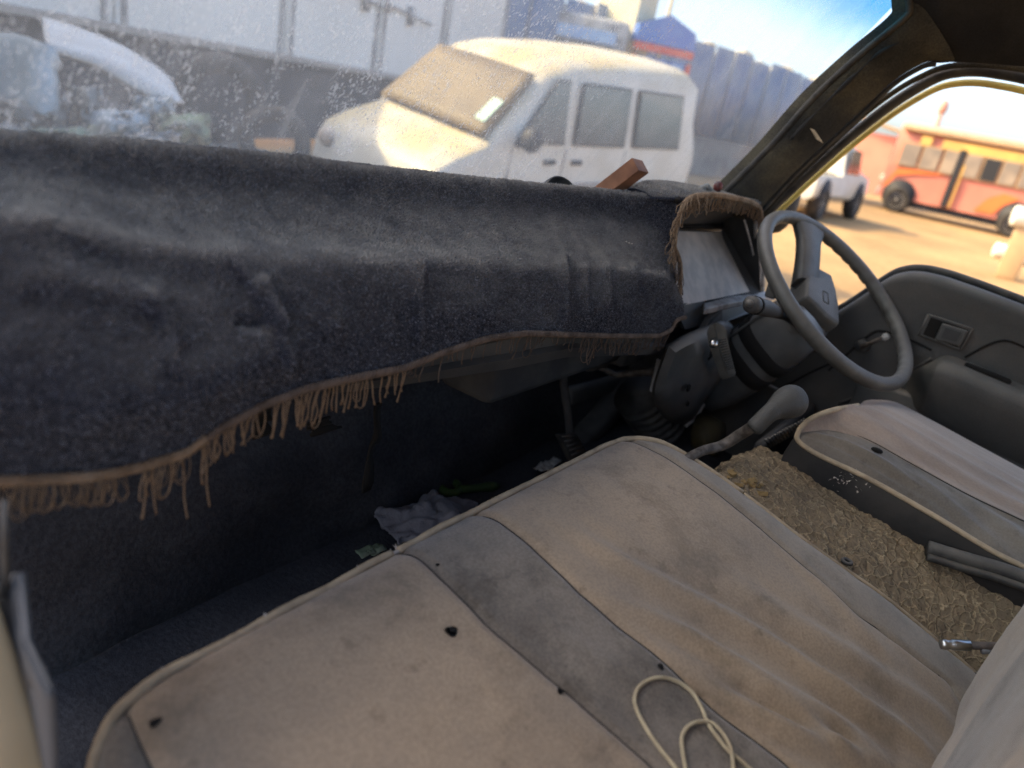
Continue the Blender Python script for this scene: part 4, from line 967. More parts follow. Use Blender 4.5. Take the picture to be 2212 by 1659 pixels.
# inner handle
bz4 = [(2005, 679), (2101, 711), (2074, 756), (1985, 723)]
ring = smooth_path(on_door(bz4+[bz4[0]], -.004), 40)
hb = B().quadbox(on_door(bz4, -.002), (-1, 0, 0), .005).out('handle_bezel', M['plastic'], door, smooth=False, bevel=.003)
B().tube([p for k in range(4) for p in (on_door([bz4[k]], -.007)[0], on_door([bz4[(k+1) % 4]], -.007)[0])], .0022, 6).out('bezel_rim', M['plastic'], hb)
def shrink(q, s, off): 
    c = np.mean(np.array(q, float), 0); return on_door([c+(np.array(p)-c)*s for p in q], off)
B().quadbox(shrink(bz4, .84, -.0075), (-1, 0, 0), .002).out('recess', M['hole'], hb, smooth=False)
pd = [(2036, 697), (2092, 714), (2073, 748), (2019, 733)]
B().quadbox(on_door(pd, -.010), (-1, 0, 0), .006).out('paddle', M['plastic'], hb, smooth=False, bevel=.003)
B().quadbox(shrink(pd, .62, -.017), (-1, 0, 0), .0015).out('paddle_face', M['darkplastic'], hb, smooth=False)
# window crank
pv, kn = P(1861, 748, x=DX-.012), P(1914, 727, x=DX-.03)
b = B(); b.tube([pv+np.array([.012, 0, 0]), pv+np.array([-.006, 0, 0])], [.016, .012], 14); cr_ = b.out('window_crank', M['darkplastic'], door)
B().tube([pv+np.array([-.008, 0, 0]), (pv+kn)/2+np.array([-.004, 0, 0]), kn], [.006, .0045, .0045], 8).out('crank_arm', M['bare'], cr_)
B().tube([kn, kn+np.array([-.012, 0, .0])], [.008, .007], 10).out('crank_knob', M['paletrim'], cr_)
for pts in ([(1790, 800), (1830, 765), (1880, 722), (1905, 715), (1950, 728), (1985, 742), (2012, 756)], [(2085, 772), (2120, 752), (2155, 738), (2180, 737), (2212, 750), (2260, 775)], [(1690, 838), (1760, 800), (1830, 770)]):
    B().tube(smooth_path(on_door(pts, .001), 30), .0022, 5).out('panel_groove', M['hole'], door)
for pts in ([(1812, 872), (1890, 840), (1966, 802), (2012, 775)],):
    B().tube(smooth_path(on_door(pts, -.001), 30), .004, 6).out('panel_ridge', M['door'], door)
# armrest: lofted along the door
tp = [(1972, 800), (2010, 782), (2045, 768), (2085, 779), (2130, 798), (2212, 832), (2330, 880)]
tp3 = smooth_path(on_door(tp, -.002), 40); G = []
for i, p in enumerate(tp3):
    f = i/39; wd = .062*min(1, f*3.2)**.8+.004; hh = .06+.08*min(1, f*2.2)
    pr_ = [(0, .0), (-wd*.55, -.004), (-wd*.92, -.012), (-wd, -.028), (-wd*.95, -.05), (-wd*.6, -.05-hh*.45), (-wd*.2, -.05-hh*.8), (.002, -.05-hh)]
    G.append([p+np.array([a, 0, b_]) for a, b_ in pr_])
arm = B().grid(np.array(G)).out('armrest', M['door'], door, ang=60)
sl = [P(x, y, x=DX-.03) for x, y in ((2083, 788), (2112, 799), (2150, 814), (2184, 828))]
b = B(); b.tube(smooth_path(sl, 20)+np.array([0, 0, .001]), [.003]+[.0055]*18+[.003], 8); b.out('grip_slot', M['hole'], arm)
b = B(); b.box((1.655, -.03, -.52), (.03, .5, .22)); b.out('door_pocket', M['door'], door, bevel=.01)
# window frame of the door
fr = [(1630, 492), (1655, 462), (1732, 388), (1800, 326), (1862, 274), (1920, 229), (1975, 193), (2030, 164), (2075, 154), (2120, 153), (2165, 159), (2212, 168), (2300, 190), (2450, 240)]
F3 = smooth_path([P(a, b_, x=1.685) for a, b_ in fr], 70); G = []
for i, p in enumerate(F3):
    t = F3[min(i+1, 69)]-F3[max(i-1, 0)]; t /= np.linalg.norm(t); n = np.cross(t, [1, 0, 0]); n /= np.linalg.norm(n)
    if n[2] < 0: n = -n
    G.append([p+n*a+np.array([b_, 0, 0]) for a, b_ in ((.010, .0), (.006, -.010), (-.002, -.012), (-.008, -.006), (-.010, .006), (-.004, .02), (.008, .02))])
wf = B().grid(np.array(G), cv=True).out('window_frame', M['rubber'], door)
B().tube(np.array([p+np.array([.034, 0, -.017]) for p in F3]), .0065, 8).out('frame_edge', M['edge_sunlit'], wf)
s2 = smooth_path([P(a, b_, x=1.665) for a, b_ in ((1650, 462), (1727, 378), (1843, 268), (1925, 203), (1990, 165), (2045, 144), (2120, 140), (2212, 150), (2330, 175))], 50)
B().tube(s2, .0055, 8).out('door_seal', M['pillar'], van)
# door mirror outside, dark shell behind the pillar
p = P(1692, 436, x=1.84); b = B(); b.ball(p, (.05, .035, .075), 14, 10); b.tube([p, P(1668, 470, x=1.72)], .014, 8); b.out('mirror_shell', M['rubber'], door)
# ---- instrument binnacle
OY = .515
b = B(); hood_f = [(1.218, -.30), (1.218, -.125), (1.235, -.108), (1.40, -.106), (1.585, -.112), (1.602, -.122), (1.606, -.135)]
G = [[(x, OY, z) for x, z in hood_f], [(x, OY+.12, z*1.0+(.0)) for x, z in hood_f]]
bin_ = B().grid(np.array(G)).out('instrument_binnacle', M['plastic'], van, solid=.004, smooth=False, lab='instrument hood with its dial panel hidden by dust')
lens = [P(1462, 500, y=.585), P(1562, 503, y=.585), P(1621, 630, y=.492), P(1462, 662, y=.500)]
B().quadbox(lens, (0, 1, .2), .004).out('dial_lens', M['lens'], bin_, smooth=False)
B().box((1.47, .615, -.228), (.50, .02, .215)).out('rear_wall', M['darkplastic'], bin_, smooth=False)
fr_ = [P(1462, 488, y=.588), P(1572, 490, y=.588), P(1632, 634, y=.488)]
B().tube([fr_[0], fr_[1]], .006, 6).out('lens_frame', M['hole'], bin_); B().tube([fr_[1], fr_[2]], .006, 6).out('lens_frame', M['hole'], bin_)
B().quadbox([P(1554, 478, y=.596), P(1634, 450, y=.510), P(1643, 632, y=.476), P(1588, 648, y=.505)], (1, .3, 0), .004).out('side_wall', M['darkplastic'], bin_, smooth=False)
B().box((1.455, .575, -.345), (.46, .02, .17)).out('lower_wall', M['darkplastic'], bin_, smooth=False)
B().quadbox([P(1458, 430, y=.516), P(1645, 440, y=.512), P(1580, 480, y=.590), P(1560, 494, y=.600), P(1458, 494, y=.600)], (0, .3, 1), .004).out('back_wall', M['darkplastic'], bin_, smooth=False)
for pts, r in (([(1608, 476), (1620, 520), (1632, 570)], .0022), ([(1632, 480), (1634, 530), (1641, 575), (1637, 640)], .0045), ([(1632, 570), (1648, 572)], .003), ([(1648, 580), (1645, 645)], .006)):
    B().tube(smooth_path([P(a, b_, y=.505) for a, b_ in pts], 12), r, 6).out('pale_edge', M['paletrim'], bin_)
b = B(); q = [P(1522, 668, y=.475), P(1575, 655, y=.472), P(1700, 634, y=.468), P(1700, 622, y=.49), P(1575, 640, y=.495), P(1520, 655, y=.50)]
b.quadbox(q, (0, 0, -1), .012); b.out('sill', M['paletrim'], bin_, smooth=False, bevel=.002)
b = B(); q = [P(1455, 655, y=.50), P(1530, 655, y=.50), P(1522, 700, y=.49), P(1480, 712, y=.49)]
b.quadbox(q, (0, 1, 0), .01); b.out('broken_bracket', M['plastic'], bin_, smooth=False)
b = B(); q = [P(1535, 690, y=.47), P(1560, 670, y=.47), P(1660, 648, y=.47), P(1640, 668, y=.46), P(1560, 698, y=.46), P(1520, 715, y=.47)]
b.quadbox(q, (0, 1, 0), .012); b.out('lower_lip', M['darkplastic'], bin_, smooth=False)
b = B(); b.box((1.41, .60, -.36), (.44, .12, .14)); b.out('dash_end', M['under'], dash, bevel=.01)
b = B(); b.quadbox([P(1640, 455, y=.53), P(1700, 470, y=.50), P(1690, 640, y=.48), P(1640, 650, y=.50)], (0, 1, 0), .02)
# ---- steering column, wheel and levers
WC = np.array([1.478, .283, -.240]); WN = np.array([-.131, -.596, .792]); WN /= np.linalg.norm(WN)
# in-plane axes: up the wheel (away from the driver) and across
WU = np.array([0, 1, 0])-WN*WN[1]; WU /= np.linalg.norm(WU); WX = np.cross(WU, WN); WX /= np.linalg.norm(WX)
if WX[0] < 0: WX = -WX
def wp(a, b_, c=0.): return WC+WX*a+WU*b_+WN*c
def ringpts(c, ax, u, v, ru, rv, n=24, p=2.6):
    out = []
    for k in range(n):
        t = 2*math.pi*k/n; ct, st = math.cos(t), math.sin(t); out.append(c+u*ru*np.sign(ct)*abs(ct)**(2/p)+v*rv*np.sign(st)*abs(st)**(2/p))
    return out
sw = make('steering_wheel', [wp(.0, 0, -.075)+.02*np.array(v) for v in ((0, 0, 0), (1, 0, 0), (0, 1, 0), (0, 0, 1))], [(0, 1, 2), (0, 1, 3), (1, 2, 3), (0, 2, 3)], M['darkplastic'], van, smooth=False, lab='dusty grey two-spoke steering wheel with finger grips')
RM, rm = .1875, .0128
G = []
for i in range(180):
    a = 2*math.pi*i/180; row = []
    for k in range(14):
        t = 2*math.pi*k/14; rr_ = rm*(1.0+.0*math.sin(a))
        ct, st = math.cos(t), math.sin(t)
        gr = 1.0
        side = abs(math.sin(a)) > -1
        if ct < -.2 and st < .5: gr = 1-.13*max(0, math.sin(a*44))*(1 if (math.cos(a) > -.2) else .0)
        row.append(wp((RM+rr_*gr*ct)*math.cos(a), (RM+rr_*gr*ct)*math.sin(a), rr_*1.08*st*gr))
    G.append(row)
B().grid(np.array(G), cu=True, cv=True).out('rim', M['wheel'], sw)

# hub pad and its two spokes, turned with the wheel
def inplane(px, py, c=0.):
    d = ray(px, py); o_ = WC+WN*c; t = (o_@WN)/(d@WN); p = d*t-WC; return float(p@WX), float(p@WU)
def spoke(an, a0, d0, w0, w1, hd):
    e1 = WX*math.cos(an)+WU*math.sin(an); e2 = -WX*math.sin(an)+WU*math.cos(an); G = []
    for i in range(12):
        f = i/11; hw = w0+(w1-w0)*f-.004*math.sin(f*math.pi)+.012*max(0, f-.7)/.3; th = .015-.005*f; c = WC+e1*(a0+(.184-a0)*f)+e2*hd*(1-f)+WN*(d0*(1-f)**1.3-.001)
        G.append([c+e2*hw*a+WN*th*b_ for a, b_ in ((1, -.2), (1, .5), (.8, 1), (0, 1.15), (-.8, 1), (-1, .5), (-1, -.2), (-.8, -1), (.8, -1))])
    B().loft(G).out('spoke', M['wheel'], sw, ang=50)
spoke(math.radians(52), .060, -.046, .030, .036, .008)
spoke(math.radians(183), .035, -.062, .034, .030, .0)
padpx = [(1747, 577), (1772, 578), (1796, 591), (1806, 622), (1813, 660), (1815, 702), (1788, 684), (1762, 657), (1742, 640), (1743, 610)]
po = np.array([inplane(x, y, -.028) for x, y in padpx]); pc = po.mean(0); G = []
for sc, dp in ((.94, -.075), (1.0, -.068), (1.0, -.036), (.95, -.0285), (.88, -.0268), (.3, -.0262)):
    q = pc+(po-pc)*sc; G.append([WC+WX*a+WU*c+WN*dp for a, c in q])
pad = B().loft(G).out('hub_pad', M['wheel'], sw, ang=35, bevel=.004)
def onpad(x, y, c=-.0255): a, b_ = inplane(x, y, c); return WC+WX*a+WU*b_+WN*c
qx = [onpad(1778, 628, -.0256), onpad(1789, 634, -.0256), onpad(1790, 657, -.0256), onpad(1779, 650, -.0256)]
for k in range(4): B().tube([qx[k], qx[(k+1) % 4]], .0008, 5).out('emblem_edge', M['darkplastic'], sw)
# column shroud
cu, cv = WX, WU
def cp_(t, off=(0, 0)): return WC-WN*t+cu*off[0]+cv*off[1]
G = [ringpts(cp_(t, of), None, cu, cv, ru, rv, 28, 3.) for t, ru, rv, of in ((.055, .040, .040, (0, 0)), (.062, .050, .048, (0, 0)), (.085, .066, .058, (-.004, 0)), (.12, .072, .064, (-.006, 0)), (.20, .072, .066, (-.008, -.002)), (.29, .068, .062, (-.012, -.004)), (.34, .05, .05, (-.015, -.004)))]
col = B().loft(G).out('steering_column', M['plastic'], van, ang=50, lab='dark steering column shroud with strapped joints')
for t, w2 in ((.155, .014), (.205, .016)):
    G = [ringpts(cp_(t+d, (-.007, -.001)), None, cu, cv, .0735+e, .0672+e, 28, 3.) for d, e in ((-w2, -.002), (-w2, .0015), (w2, .0015), (w2, -.002))]
    B().loft(G).out('strap', M['hole'], col)
B().tube([cp_(.07, (-.054, .048)), cp_(.12, (-.064, .056)), cp_(.28, (-.062, .056))], .003, 6).out('shroud_joint', M['plastic'], col)
b = B(); q0 = P(1672, 625, y=.36); b.box(q0, (.03, .02, .03)); b.out('hazard_switch', M['plastic'], col, bevel=.004)
# indicator stalk
sp = smooth_path([P(1718, 700, y=.335), P(1702, 688, y=.333), P(1680, 676, y=.33), P(1655, 666, y=.328), P(1628, 659, y=.326), P(1620, 656, y=.326)], 30)
rs = np.interp(np.linspace(0, 1, 30), [0, .25, .4, .62, .9, .97, 1], [.0055, .0065, .010, .014, .0135, .011, .006])
st_ = B().tube(sp, rs, 14).out('indicator_stalk', M['darkplastic'], col, lab='indicator stalk with ribbed grip')
B().tube(sp[22:24], .0146, 14).out('stalk_ring', M['hole'], st_); B().ball(sp[0], .018, 10, 8).out('stalk_gaiter', M['hole'], st_)
B().tube([sp[-1]-(sp[-2]-sp[-1])*.2, sp[-1]-(sp[-2]-sp[-1])*2.2], .006, 10).out('stalk_tip', M['plastic'], st_)
# lower column bracket with its light edge
def pr3(pts, y): return [P(a, b_, y=y) for a, b_ in pts]
out_ = [(1440, 745), (1480, 722), (1535, 700), (1560, 690), (1580, 700), (1592, 730), (1598, 770), (1597, 806), (1575, 826), (1545, 846), (1520, 872), (1503, 900), (1480, 916), (1450, 912), (1425, 890), (1408, 850), (1420, 800)]
sm = smooth_path(np.array(out_+[out_[0]], float), 60)[:-1]
cen = np.array([1505., 800.]); G = []
for f, y, sc in ((0, .52, 1.0), (1, .475, 1.0), (2, .455, .93), (3, .440, .7), (4, .435, .35)):
    G.append([P(*(cen+(p-cen)*sc), y=y-(.012*math.sin((p[0]-1440)/60) if f > 1 else 0)) for p in sm])
br = B().loft(G).out('column_bracket', M['plastic'], van, ang=60, lab='moulded lower steering column cover with pale worn edge')
B().tube(smooth_path(pr3([(1640, 786), (1597, 806), (1572, 828), (1545, 848), (1520, 874), (1503, 902), (1482, 920)], .46), 40), .004, 6).out('worn_edge', M['paletrim'], br)
B().tube(smooth_path(pr3([(1790, 722), (1720, 760), (1660, 785), (1600, 808)], .40), 24), .004, 6).out('lower_edge', M['plastic'], col)
for x, y, r in ((1486, 838, .006), (1484, 872, .004)):
    p = P(x, y, y=.430); B().loft([[p+r*np.array([math.cos(a), 0, math.sin(a)])*s+np.array([0, -o, 0]) for a in np.linspace(0, 6.2832, 14, endpoint=False)] for s, o in ((1.3, 0), (1.1, .003), (.5, .0))]).out('screw_hole', M['hole'], br)
# tilt lever with ribs and its ball bolt
LT = [P(1545, 700, y=.400), P(1552, 740, y=.398), P(1566, 790, y=.394), P(1574, 816, y=.392)]
lv = smooth_path(LT, 14); G = []; cdl = -lv[7]/np.linalg.norm(lv[7])
def lframe(i):
    t = lv[min(i+1, 13)]-lv[max(i-1, 0)]; t /= np.linalg.norm(t); u = np.cross(cdl, t); u /= np.linalg.norm(u)
    return u if u[0] < 0 else -u
for i, p in enumerate(lv):
    f = i/13; a = lframe(i); hw = .0165*min(1, (f+.04)*6)**.5*(1-.12*f)*(1 if f < .95 else .75)
    G.append([p+a*hw*x+cdl*z for x, z in ((1, -.004), (1, .004), (.75, .0075), (.1, .009), (0, .012), (-.7, .0115), (-1, .007), (-1, -.004))])
tl = B().loft(G).out('tilt_lever', M['lever'], van, ang=40, lab='pale grey ribbed column lever with steel ball bolt')
for k in range(14):
    f = .30+.46*k/13; i = f*13; i0 = int(i); p = lv[i0]*(1-i % 1)+lv[min(13, i0+1)]*(i % 1); a = lframe(i0)
    for sg in (1,): B().tube([p-a*.0010*sg+cdl*.0118, p-a*.0135*sg+cdl*.0108], .0012, 5).out('rib', M['darkplastic'], tl)
p = P(1541, 742, y=.395); B().ball(p, .0085, 14, 10).out('ball_bolt', M['steel'], tl)
p = P(1536, 757, y=.43); B().ball(p, (.014, .006, .020), 12, 8).out('bolt_slot', M['hole'], br)
# clutch pedal pad, brake pedal, steering boot
pp = [P(1430, 781, y=.52), P(1449, 791, y=.515), P(1434, 857, y=.50), P(1413, 852, y=.505)]
pe = B().quadbox(pp, (.1, 1, .2), .014).out('clutch_pedal', M['paletrim'], van, smooth=False, bevel=.003, lab='pale worn clutch pedal pad')
B().tube([P(1424, 805, y=.53), P(1395, 803, y=.57), P(1330, 810, y=.63), P(1290, 790, y=.66)], [.009, .009, .007, .007], 8).out('pedal_arm', M['bare'], pe)
for k in range(5):
    e = .15+.17*k; B().tube([pp[0]*(1-e)+pp[3]*e+np.array([.006, -.001, 0]), pp[1]*(1-e)+pp[2]*e+np.array([-.006, -.001, 0])], .0016, 5).out('rib', M['plastic'], pe)
pp = [P(1208, 938, y=.60), P(1246, 936, y=.60), P(1268, 975, y=.585), P(1262, 992, y=.58), P(1235, 994, y=.58)]
bp_ = B().quadbox(pp, (0, 1, -.4), .012).out('brake_pedal', M['rubber'], van, smooth=False, bevel=.003)
B().tube([P(1232, 940, y=.61), P(1228, 900, y=.63), P(1218, 830, y=.645), P(1222, 770, y=.66)], .009, 8).out('pedal_arm', M['under'], bp_)
for k in range(5):
    e = .12+.18*k; B().tube([pp[0]*(1-e)+pp[4]*e+np.array([.004, -.001, .001]), pp[1]*(1-e)+pp[2]*e+np.array([-.004, -.001, .001])], .0015, 5).out('rib', M['plastic'], bp_)
c0_, c1_ = P(1378, 850, y=.60), P(1430, 925, y=.56)
b = B(); pts = [c0_+(c1_-c0_)*e for e in np.linspace(0, 1, 41)]; b.tube(pts, [.052+.006*math.cos(k*2*math.pi/6.5) for k in range(41)], 24); b.out('steering_boot', M['rubber'], van)
B().box(P(1320, 880, y=.70), (.34, .06, .05), np.array([[.9, 0, -.42], [0, 1, 0], [.42, 0, .9]])).out('cross_tube', M['under'], van, bevel=.012)
b = B(); b.quadbox([P(1235, 840, y=.72), P(1380, 800, y=.72), P(1384, 830, y=.71), P(1235, 880, y=.71)], (0, 1, 0), .02); b.out('heater_duct', M['plastic'], van, bevel=.01)
p = P(1555, 950, y=.40); B().loft([[p+r*np.array([math.cos(a), .2*math.sin(a), math.sin(a)])+np.array([0, o, 0]) for a in np.linspace(0, 6.2832, 20, endpoint=False)] for r, o in ((.038, .05), (.04, .02), (.036, 0), (.0, 0))]).out('reservoir_cap', M['yellowcap'], van)
# vented panel by the driver seat, kick panel
vp = [P(1560, 860, x=1.45), P(1690, 900, x=1.45), P(1760, 930, x=1.45), P(1740, 990, x=1.40), P(1560, 960, x=1.40)]
b = B(); b.quadbox([(1.30, .30, -.62), (1.655, .30, -.62), (1.655, .30, -.50), (1.30, .30, -.50)], (0, -1, 0), .02); pn = b.out('heel_board', M['darkplastic'], van, bevel=.01)
for k in range(14):
    p = P(1654+k*6.4, 950-k*3.4, y=.26); p2 = P(1664+k*6.4, 964-k*3.2, y=.26); B().tube([p, p2], .003, 5).out('vent_slot', M['plastic'], pn)
B().tube(smooth_path([P(1600, 806, x=1.5), P(1680, 842, x=1.55), P(1740, 870, x=1.6)], 12), .004, 6).out('sill_edge', M['plastic'], pn)
# gear lever
gp = smooth_path([P(1455, 1010, y=.315), P(1510, 977, y=.30), P(1560, 962, y=.285), P(1600, 938, y=.265), P(1632, 918, y=.245)], 24)
gk = smooth_path([P(a, b_, y=c) for a, b_, c in ((1624, 929, .246), (1640, 914, .241), (1660, 895, .235), (1682, 880, .229), (1702, 870, .223), (1719, 863, .218), (1732, 858, .213), (1737, 856, .211))], 48)
gl = B().tube(gp, np.interp(np.linspace(0, 1, 24), [0, .3, .6, 1], [.007, .0075, .0085, .0090]), 12).out('gear_lever', M['bare'], van, lab='worn gear lever with bulbous grey knob')
ff = np.linspace(0, 1, 60); B().tube(resample0(gk, 60), np.interp(ff, [0, .02, .05, .25, .38, .50, .60, .70, .78, .86, .92, .96, .985, 1], [.008, .0115, .0128, .0128, .0142, .0185, .0226, .0248, .0248, .0222, .0176, .0124, .007, .001]), 24).out('knob', M['knob'], gl)
# hinge post and grey seal beside the camera
b = B(); q = [P(-60, 1180, x=.128), P(0, 1292, x=.128), P(40, 1405, x=.128), P(78, 1530, x=.128), P(122, 1690, x=.128), P(-140, 1690, x=.128)]
b.quadbox(q, (-1, 0, 0), .03); b.out('hinge_post', M['cream'], van, bevel=.006)
G = []
q = smooth_path([P(-10, 1262, x=.138), P(25, 1240, x=.14), P(50, 1244, x=.142), P(58, 1300, x=.142), P(62, 1400, x=.14), P(64, 1520, x=.138)], 24)
for p in q: G.append([p, p+np.array([-.004, -.012, -.01]), p+np.array([-.01, -.03, -.02]), p+np.array([-.012, -.06, -.03])])
B().grid(np.array(G)).out('kick_seal', M['greyseal'], van, solid=.004)
G = [[P(0, 1080, x=.133), P(6, 1080, x=.136)], [P(0, 1180, x=.133), P(8, 1180, x=.136)], [P(0, 1290, x=.133), P(9, 1290, x=.136)]]
B().grid(np.array(G)).out('post_edge', M['plastic'], van, solid=.003)

# ================================================================== THE DASH COVER
rx = [.10, .225, .406, .727, 1.0, 1.1, 1.2]; rz_ = [-.090, -.091, -.095, -.108, -.114, -.110, -.104]; ry_ = [.60, .60, .60, .60, .58, .555, .520]
def curve(pts, y): 
    q = np.array([P(a, b_, y=yy) for (a, b_), yy in zip(pts, y if hasattr(y, '__len__') else [y]*len(pts))]); return q
rid = [(-40, 287), (0, 290), (300, 312), (500, 330), (750, 358), (1000, 385), (1150, 400), (1300, 413), (1400, 423), (1478, 424)]
rq = curve(rid, [.60, .60, .60, .60, .60, .60, .595, .580, .56, .520])
lip = [(-40, 452), (0, 462), (120, 468), (210, 500), (300, 534), (500, 548), (750, 556), (1000, 562), (1200, 566), (1340, 572), (1440, 585), (1466, 590)]
lq = curve(lip, [.50]*12)
inn = [(-40, 420), (0, 430), (120, 440), (210, 470), (300, 498), (500, 512), (750, 520), (1000, 524), (1200, 522), (1340, 520), (1440, 535), (1464, 540)]
iq = curve(inn, [.535]*10+[.522, .508])
low = [(-40, 1040), (0, 1034), (100, 1030), (200, 1024), (300, 1004), (400, 972), (430, 948), (480, 915), (560, 872), (650, 838), (750, 815), (870, 792), (950, 760), (1050, 728), (1130, 718), (1250, 722), (1350, 724), (1420, 724), (1447, 712), (1456, 690)]
oq = curve(low, [.462]*20)
def cf(q):
    o = np.argsort(q[:, 0]); q = q[o]; return lambda x: np.array([x, np.interp(x, q[:, 0], q[:, 1]), np.interp(x, q[:, 0], q[:, 2])])
RF, LF, IF, OF = cf(rq), cf(lq), cf(iq), cf(oq)
X0, X1 = .115, 1.214
vf = []                                             # folds on the hanging face: (points in the photo, height, width)
def vfold(pts, amp, wd): vf.append((smooth_path(np.array(pts, float), 30), amp, wd))
vfold([(905, 575), (900, 640), (905, 740)], .006, 12); vfold([(1214, 560), (1216, 640), (1212, 725)], .009, 10); vfold([(1262, 580), (1265, 720)], .004, 10)
vfold([(1310, 580), (1316, 715)], .004, 9); vfold([(1365, 580), (1368, 715)], .004, 10); vfold([(560, 610), (590, 680), (612, 800)], .008, 14); vfold([(500, 560), (560, 650), (600, 700)], .005, 14)
vfold([(310, 640), (352, 700), (372, 790)], .006, 20); vfold([(60, 600), (180, 610), (330, 640)], .004, 40); vfold([(520, 700), (560, 705)], -.008, 12); vfold([(120, 500), (230, 555), (420, 600)], -.004, 40)
vfold([(700, 560), (720, 700)], .004, 30); vfold([(1040, 580), (1060, 700)], .004, 30); vfold([(200, 900), (400, 850), (600, 780)], .005, 60)
NXc, NVc = 420, 120
G = []
for i in range(NXc):
    x = X0+(X1-X0)*i/(NXc-1); r, l, n_, o_ = RF(x), LF(x), IF(x), OF(x)
    k = min(1., (X1-x)/.05)
    back = r+np.array([0, .05, -.05]); rb = r+np.array([0, .022*k+.004, -.006])
    mid = r*.5+n_*.5+np.array([0, .010*k, -.004*k]); l2 = l+np.array([0, -.012*k-.001, -.012]); kl = min(1., max(0., (.50-x)/.28)); l2 = l2+np.array([0, -.006*kl, -.010*kl]); m2 = l2*.5+o_*.5+np.array([0, .004*math.sin(x*19)-.004-.020*kl, 0]); o_ = o_+0
    prof = smooth_path([back, rb, r, mid, n_, l, l2, m2, o_], NVc); G.append(prof)
G = np.array(G)
# relax along the width, then lay the folds in
for _ in range(3): G[1:-1] = (G[:-2]+G[1:-1]*2+G[2:])/4
pxm = np.empty(G.shape[:2]+(2,))
Rt = RB.T
cc = np.einsum('ab,ijb->ija', Rt, G); pxm[..., 0] = IW/2+FPX*cc[..., 0]/-cc[..., 2]; pxm[..., 1] = IH/2-FPX*cc[..., 1]/-cc[..., 2]
du = np.gradient(G, axis=0); dv = np.gradient(G, axis=1); nn = np.cross(du, dv); nn /= np.linalg.norm(nn, axis=-1, keepdims=True)+1e-9
nn *= np.sign((-(G*nn).sum(-1)))[..., None]
H_ = np.zeros(G.shape[:2])
for q, amp, wd in vf:
    d2 = np.full(G.shape[:2], 1e9); ti = np.zeros(G.shape[:2])
    for k, p in enumerate(q):
        dd = ((pxm-p)**2).sum(-1); m_ = dd < d2; d2[m_] = dd[m_]; ti[m_] = k/29
    H_ += amp*np.exp(-d2/wd**2)
for _ in range(16): G[:, 1:-1] = (G[:, :-2]+G[:, 1:-1]*2+G[:, 2:])/4
hm = np.zeros((NXc, NVc))
for i in range(0, NXc):
    for j in range(0, NVc):
        p = G[i, j]; hm[i, j] = .0026*fbm(p, 8, 3)+.0008*fbm(p, 60, 2)
vv = np.linspace(0, 1, NVc); 
H_ += hm*np.clip(vv*6, 0, 1)[None, :]
H_ *= np.clip((1-vv)*12, .35, 1)[None, :]*np.clip(np.minimum(np.arange(NXc), NXc-1-np.arange(NXc))/12, .2, 1)[:, None]
G = G+nn*H_[..., None]
cover = thing('dash_cover', 'navy pile carpet cover with brown cord fringe draped over the dashboard', 'dash cover', (.66, .53, 1.15))
carpet = B().grid(G).out('carpet', M['carpet'], cover)
edge = G[:, -1]
def pile(G, n, name):
    G = np.asarray(G); a = G[:-1, :-1]; u = G[1:, :-1]-a; v = G[:-1, 1:]-a; nr = np.cross(u, v); ar = np.linalg.norm(nr, axis=-1); nr = nr/(ar[..., None]+1e-12)
    nr *= np.sign(-(a*nr).sum(-1))[..., None]
    pr = (ar/ar.sum()).ravel(); k = rng.choice(len(pr), n, p=pr); su, sv = rng.random((n, 1)), rng.random((n, 1))
    u, v, a, nr = u.reshape(-1, 3)[k], v.reshape(-1, 3)[k], a.reshape(-1, 3)[k], nr.reshape(-1, 3)[k]
    p = a+u*su+v*sv; d = nr+rng.normal(0, .42, (n, 3)); d[:, 2] -= .25*(1-np.abs(nr[:, 2])); d /= np.linalg.norm(d, axis=1, keepdims=True)
    ln = rng.uniform(.0016, .0030, (n, 1)); t = np.cross(d, rng.normal(0, 1, (n, 3))); t /= np.linalg.norm(t, axis=1, keepdims=True)
    wd = rng.uniform(.0004, .0008, (n, 1)); V = np.stack([p-t*wd-nr*.0003, p+t*wd-nr*.0003, p+d*ln], 1).reshape(-1, 3)
    b0 = np.array(BASE[cover.name]); V = V+np.array([0, 0, EYE])-b0
    me = bpy.data.meshes.new(name); me.vertices.add(3*n); me.vertices.foreach_set('co', V.astype(np.float32).ravel())
    me.loops.add(3*n); me.loops.foreach_set('vertex_index', np.arange(3*n, dtype=np.int32)); me.polygons.add(n)
    me.polygons.foreach_set('loop_start', np.arange(0, 3*n, 3, dtype=np.int32)); me.update(calc_edges=True); me.validate()
    up = np.clip((nr[:, 2]-.12)/.85, 0, 1)**1.4; at = me.attributes.new('dust', 'FLOAT', 'POINT'); at.data.foreach_set('value', np.repeat(up, 3).astype(np.float32))
    rn = me.attributes.new('tone', 'FLOAT', 'POINT'); rn.data.foreach_set('value', np.repeat(rng.random(n), 3).astype(np.float32))
    me.materials.append(M['pile']); o = bpy.data.objects.new(name, me); COL.objects.link(o); o.parent = cover; BASE[o.name] = BASE[cover.name]; o['kind'] = 'stuff'
    return o
pile(G, 420000, 'pile')
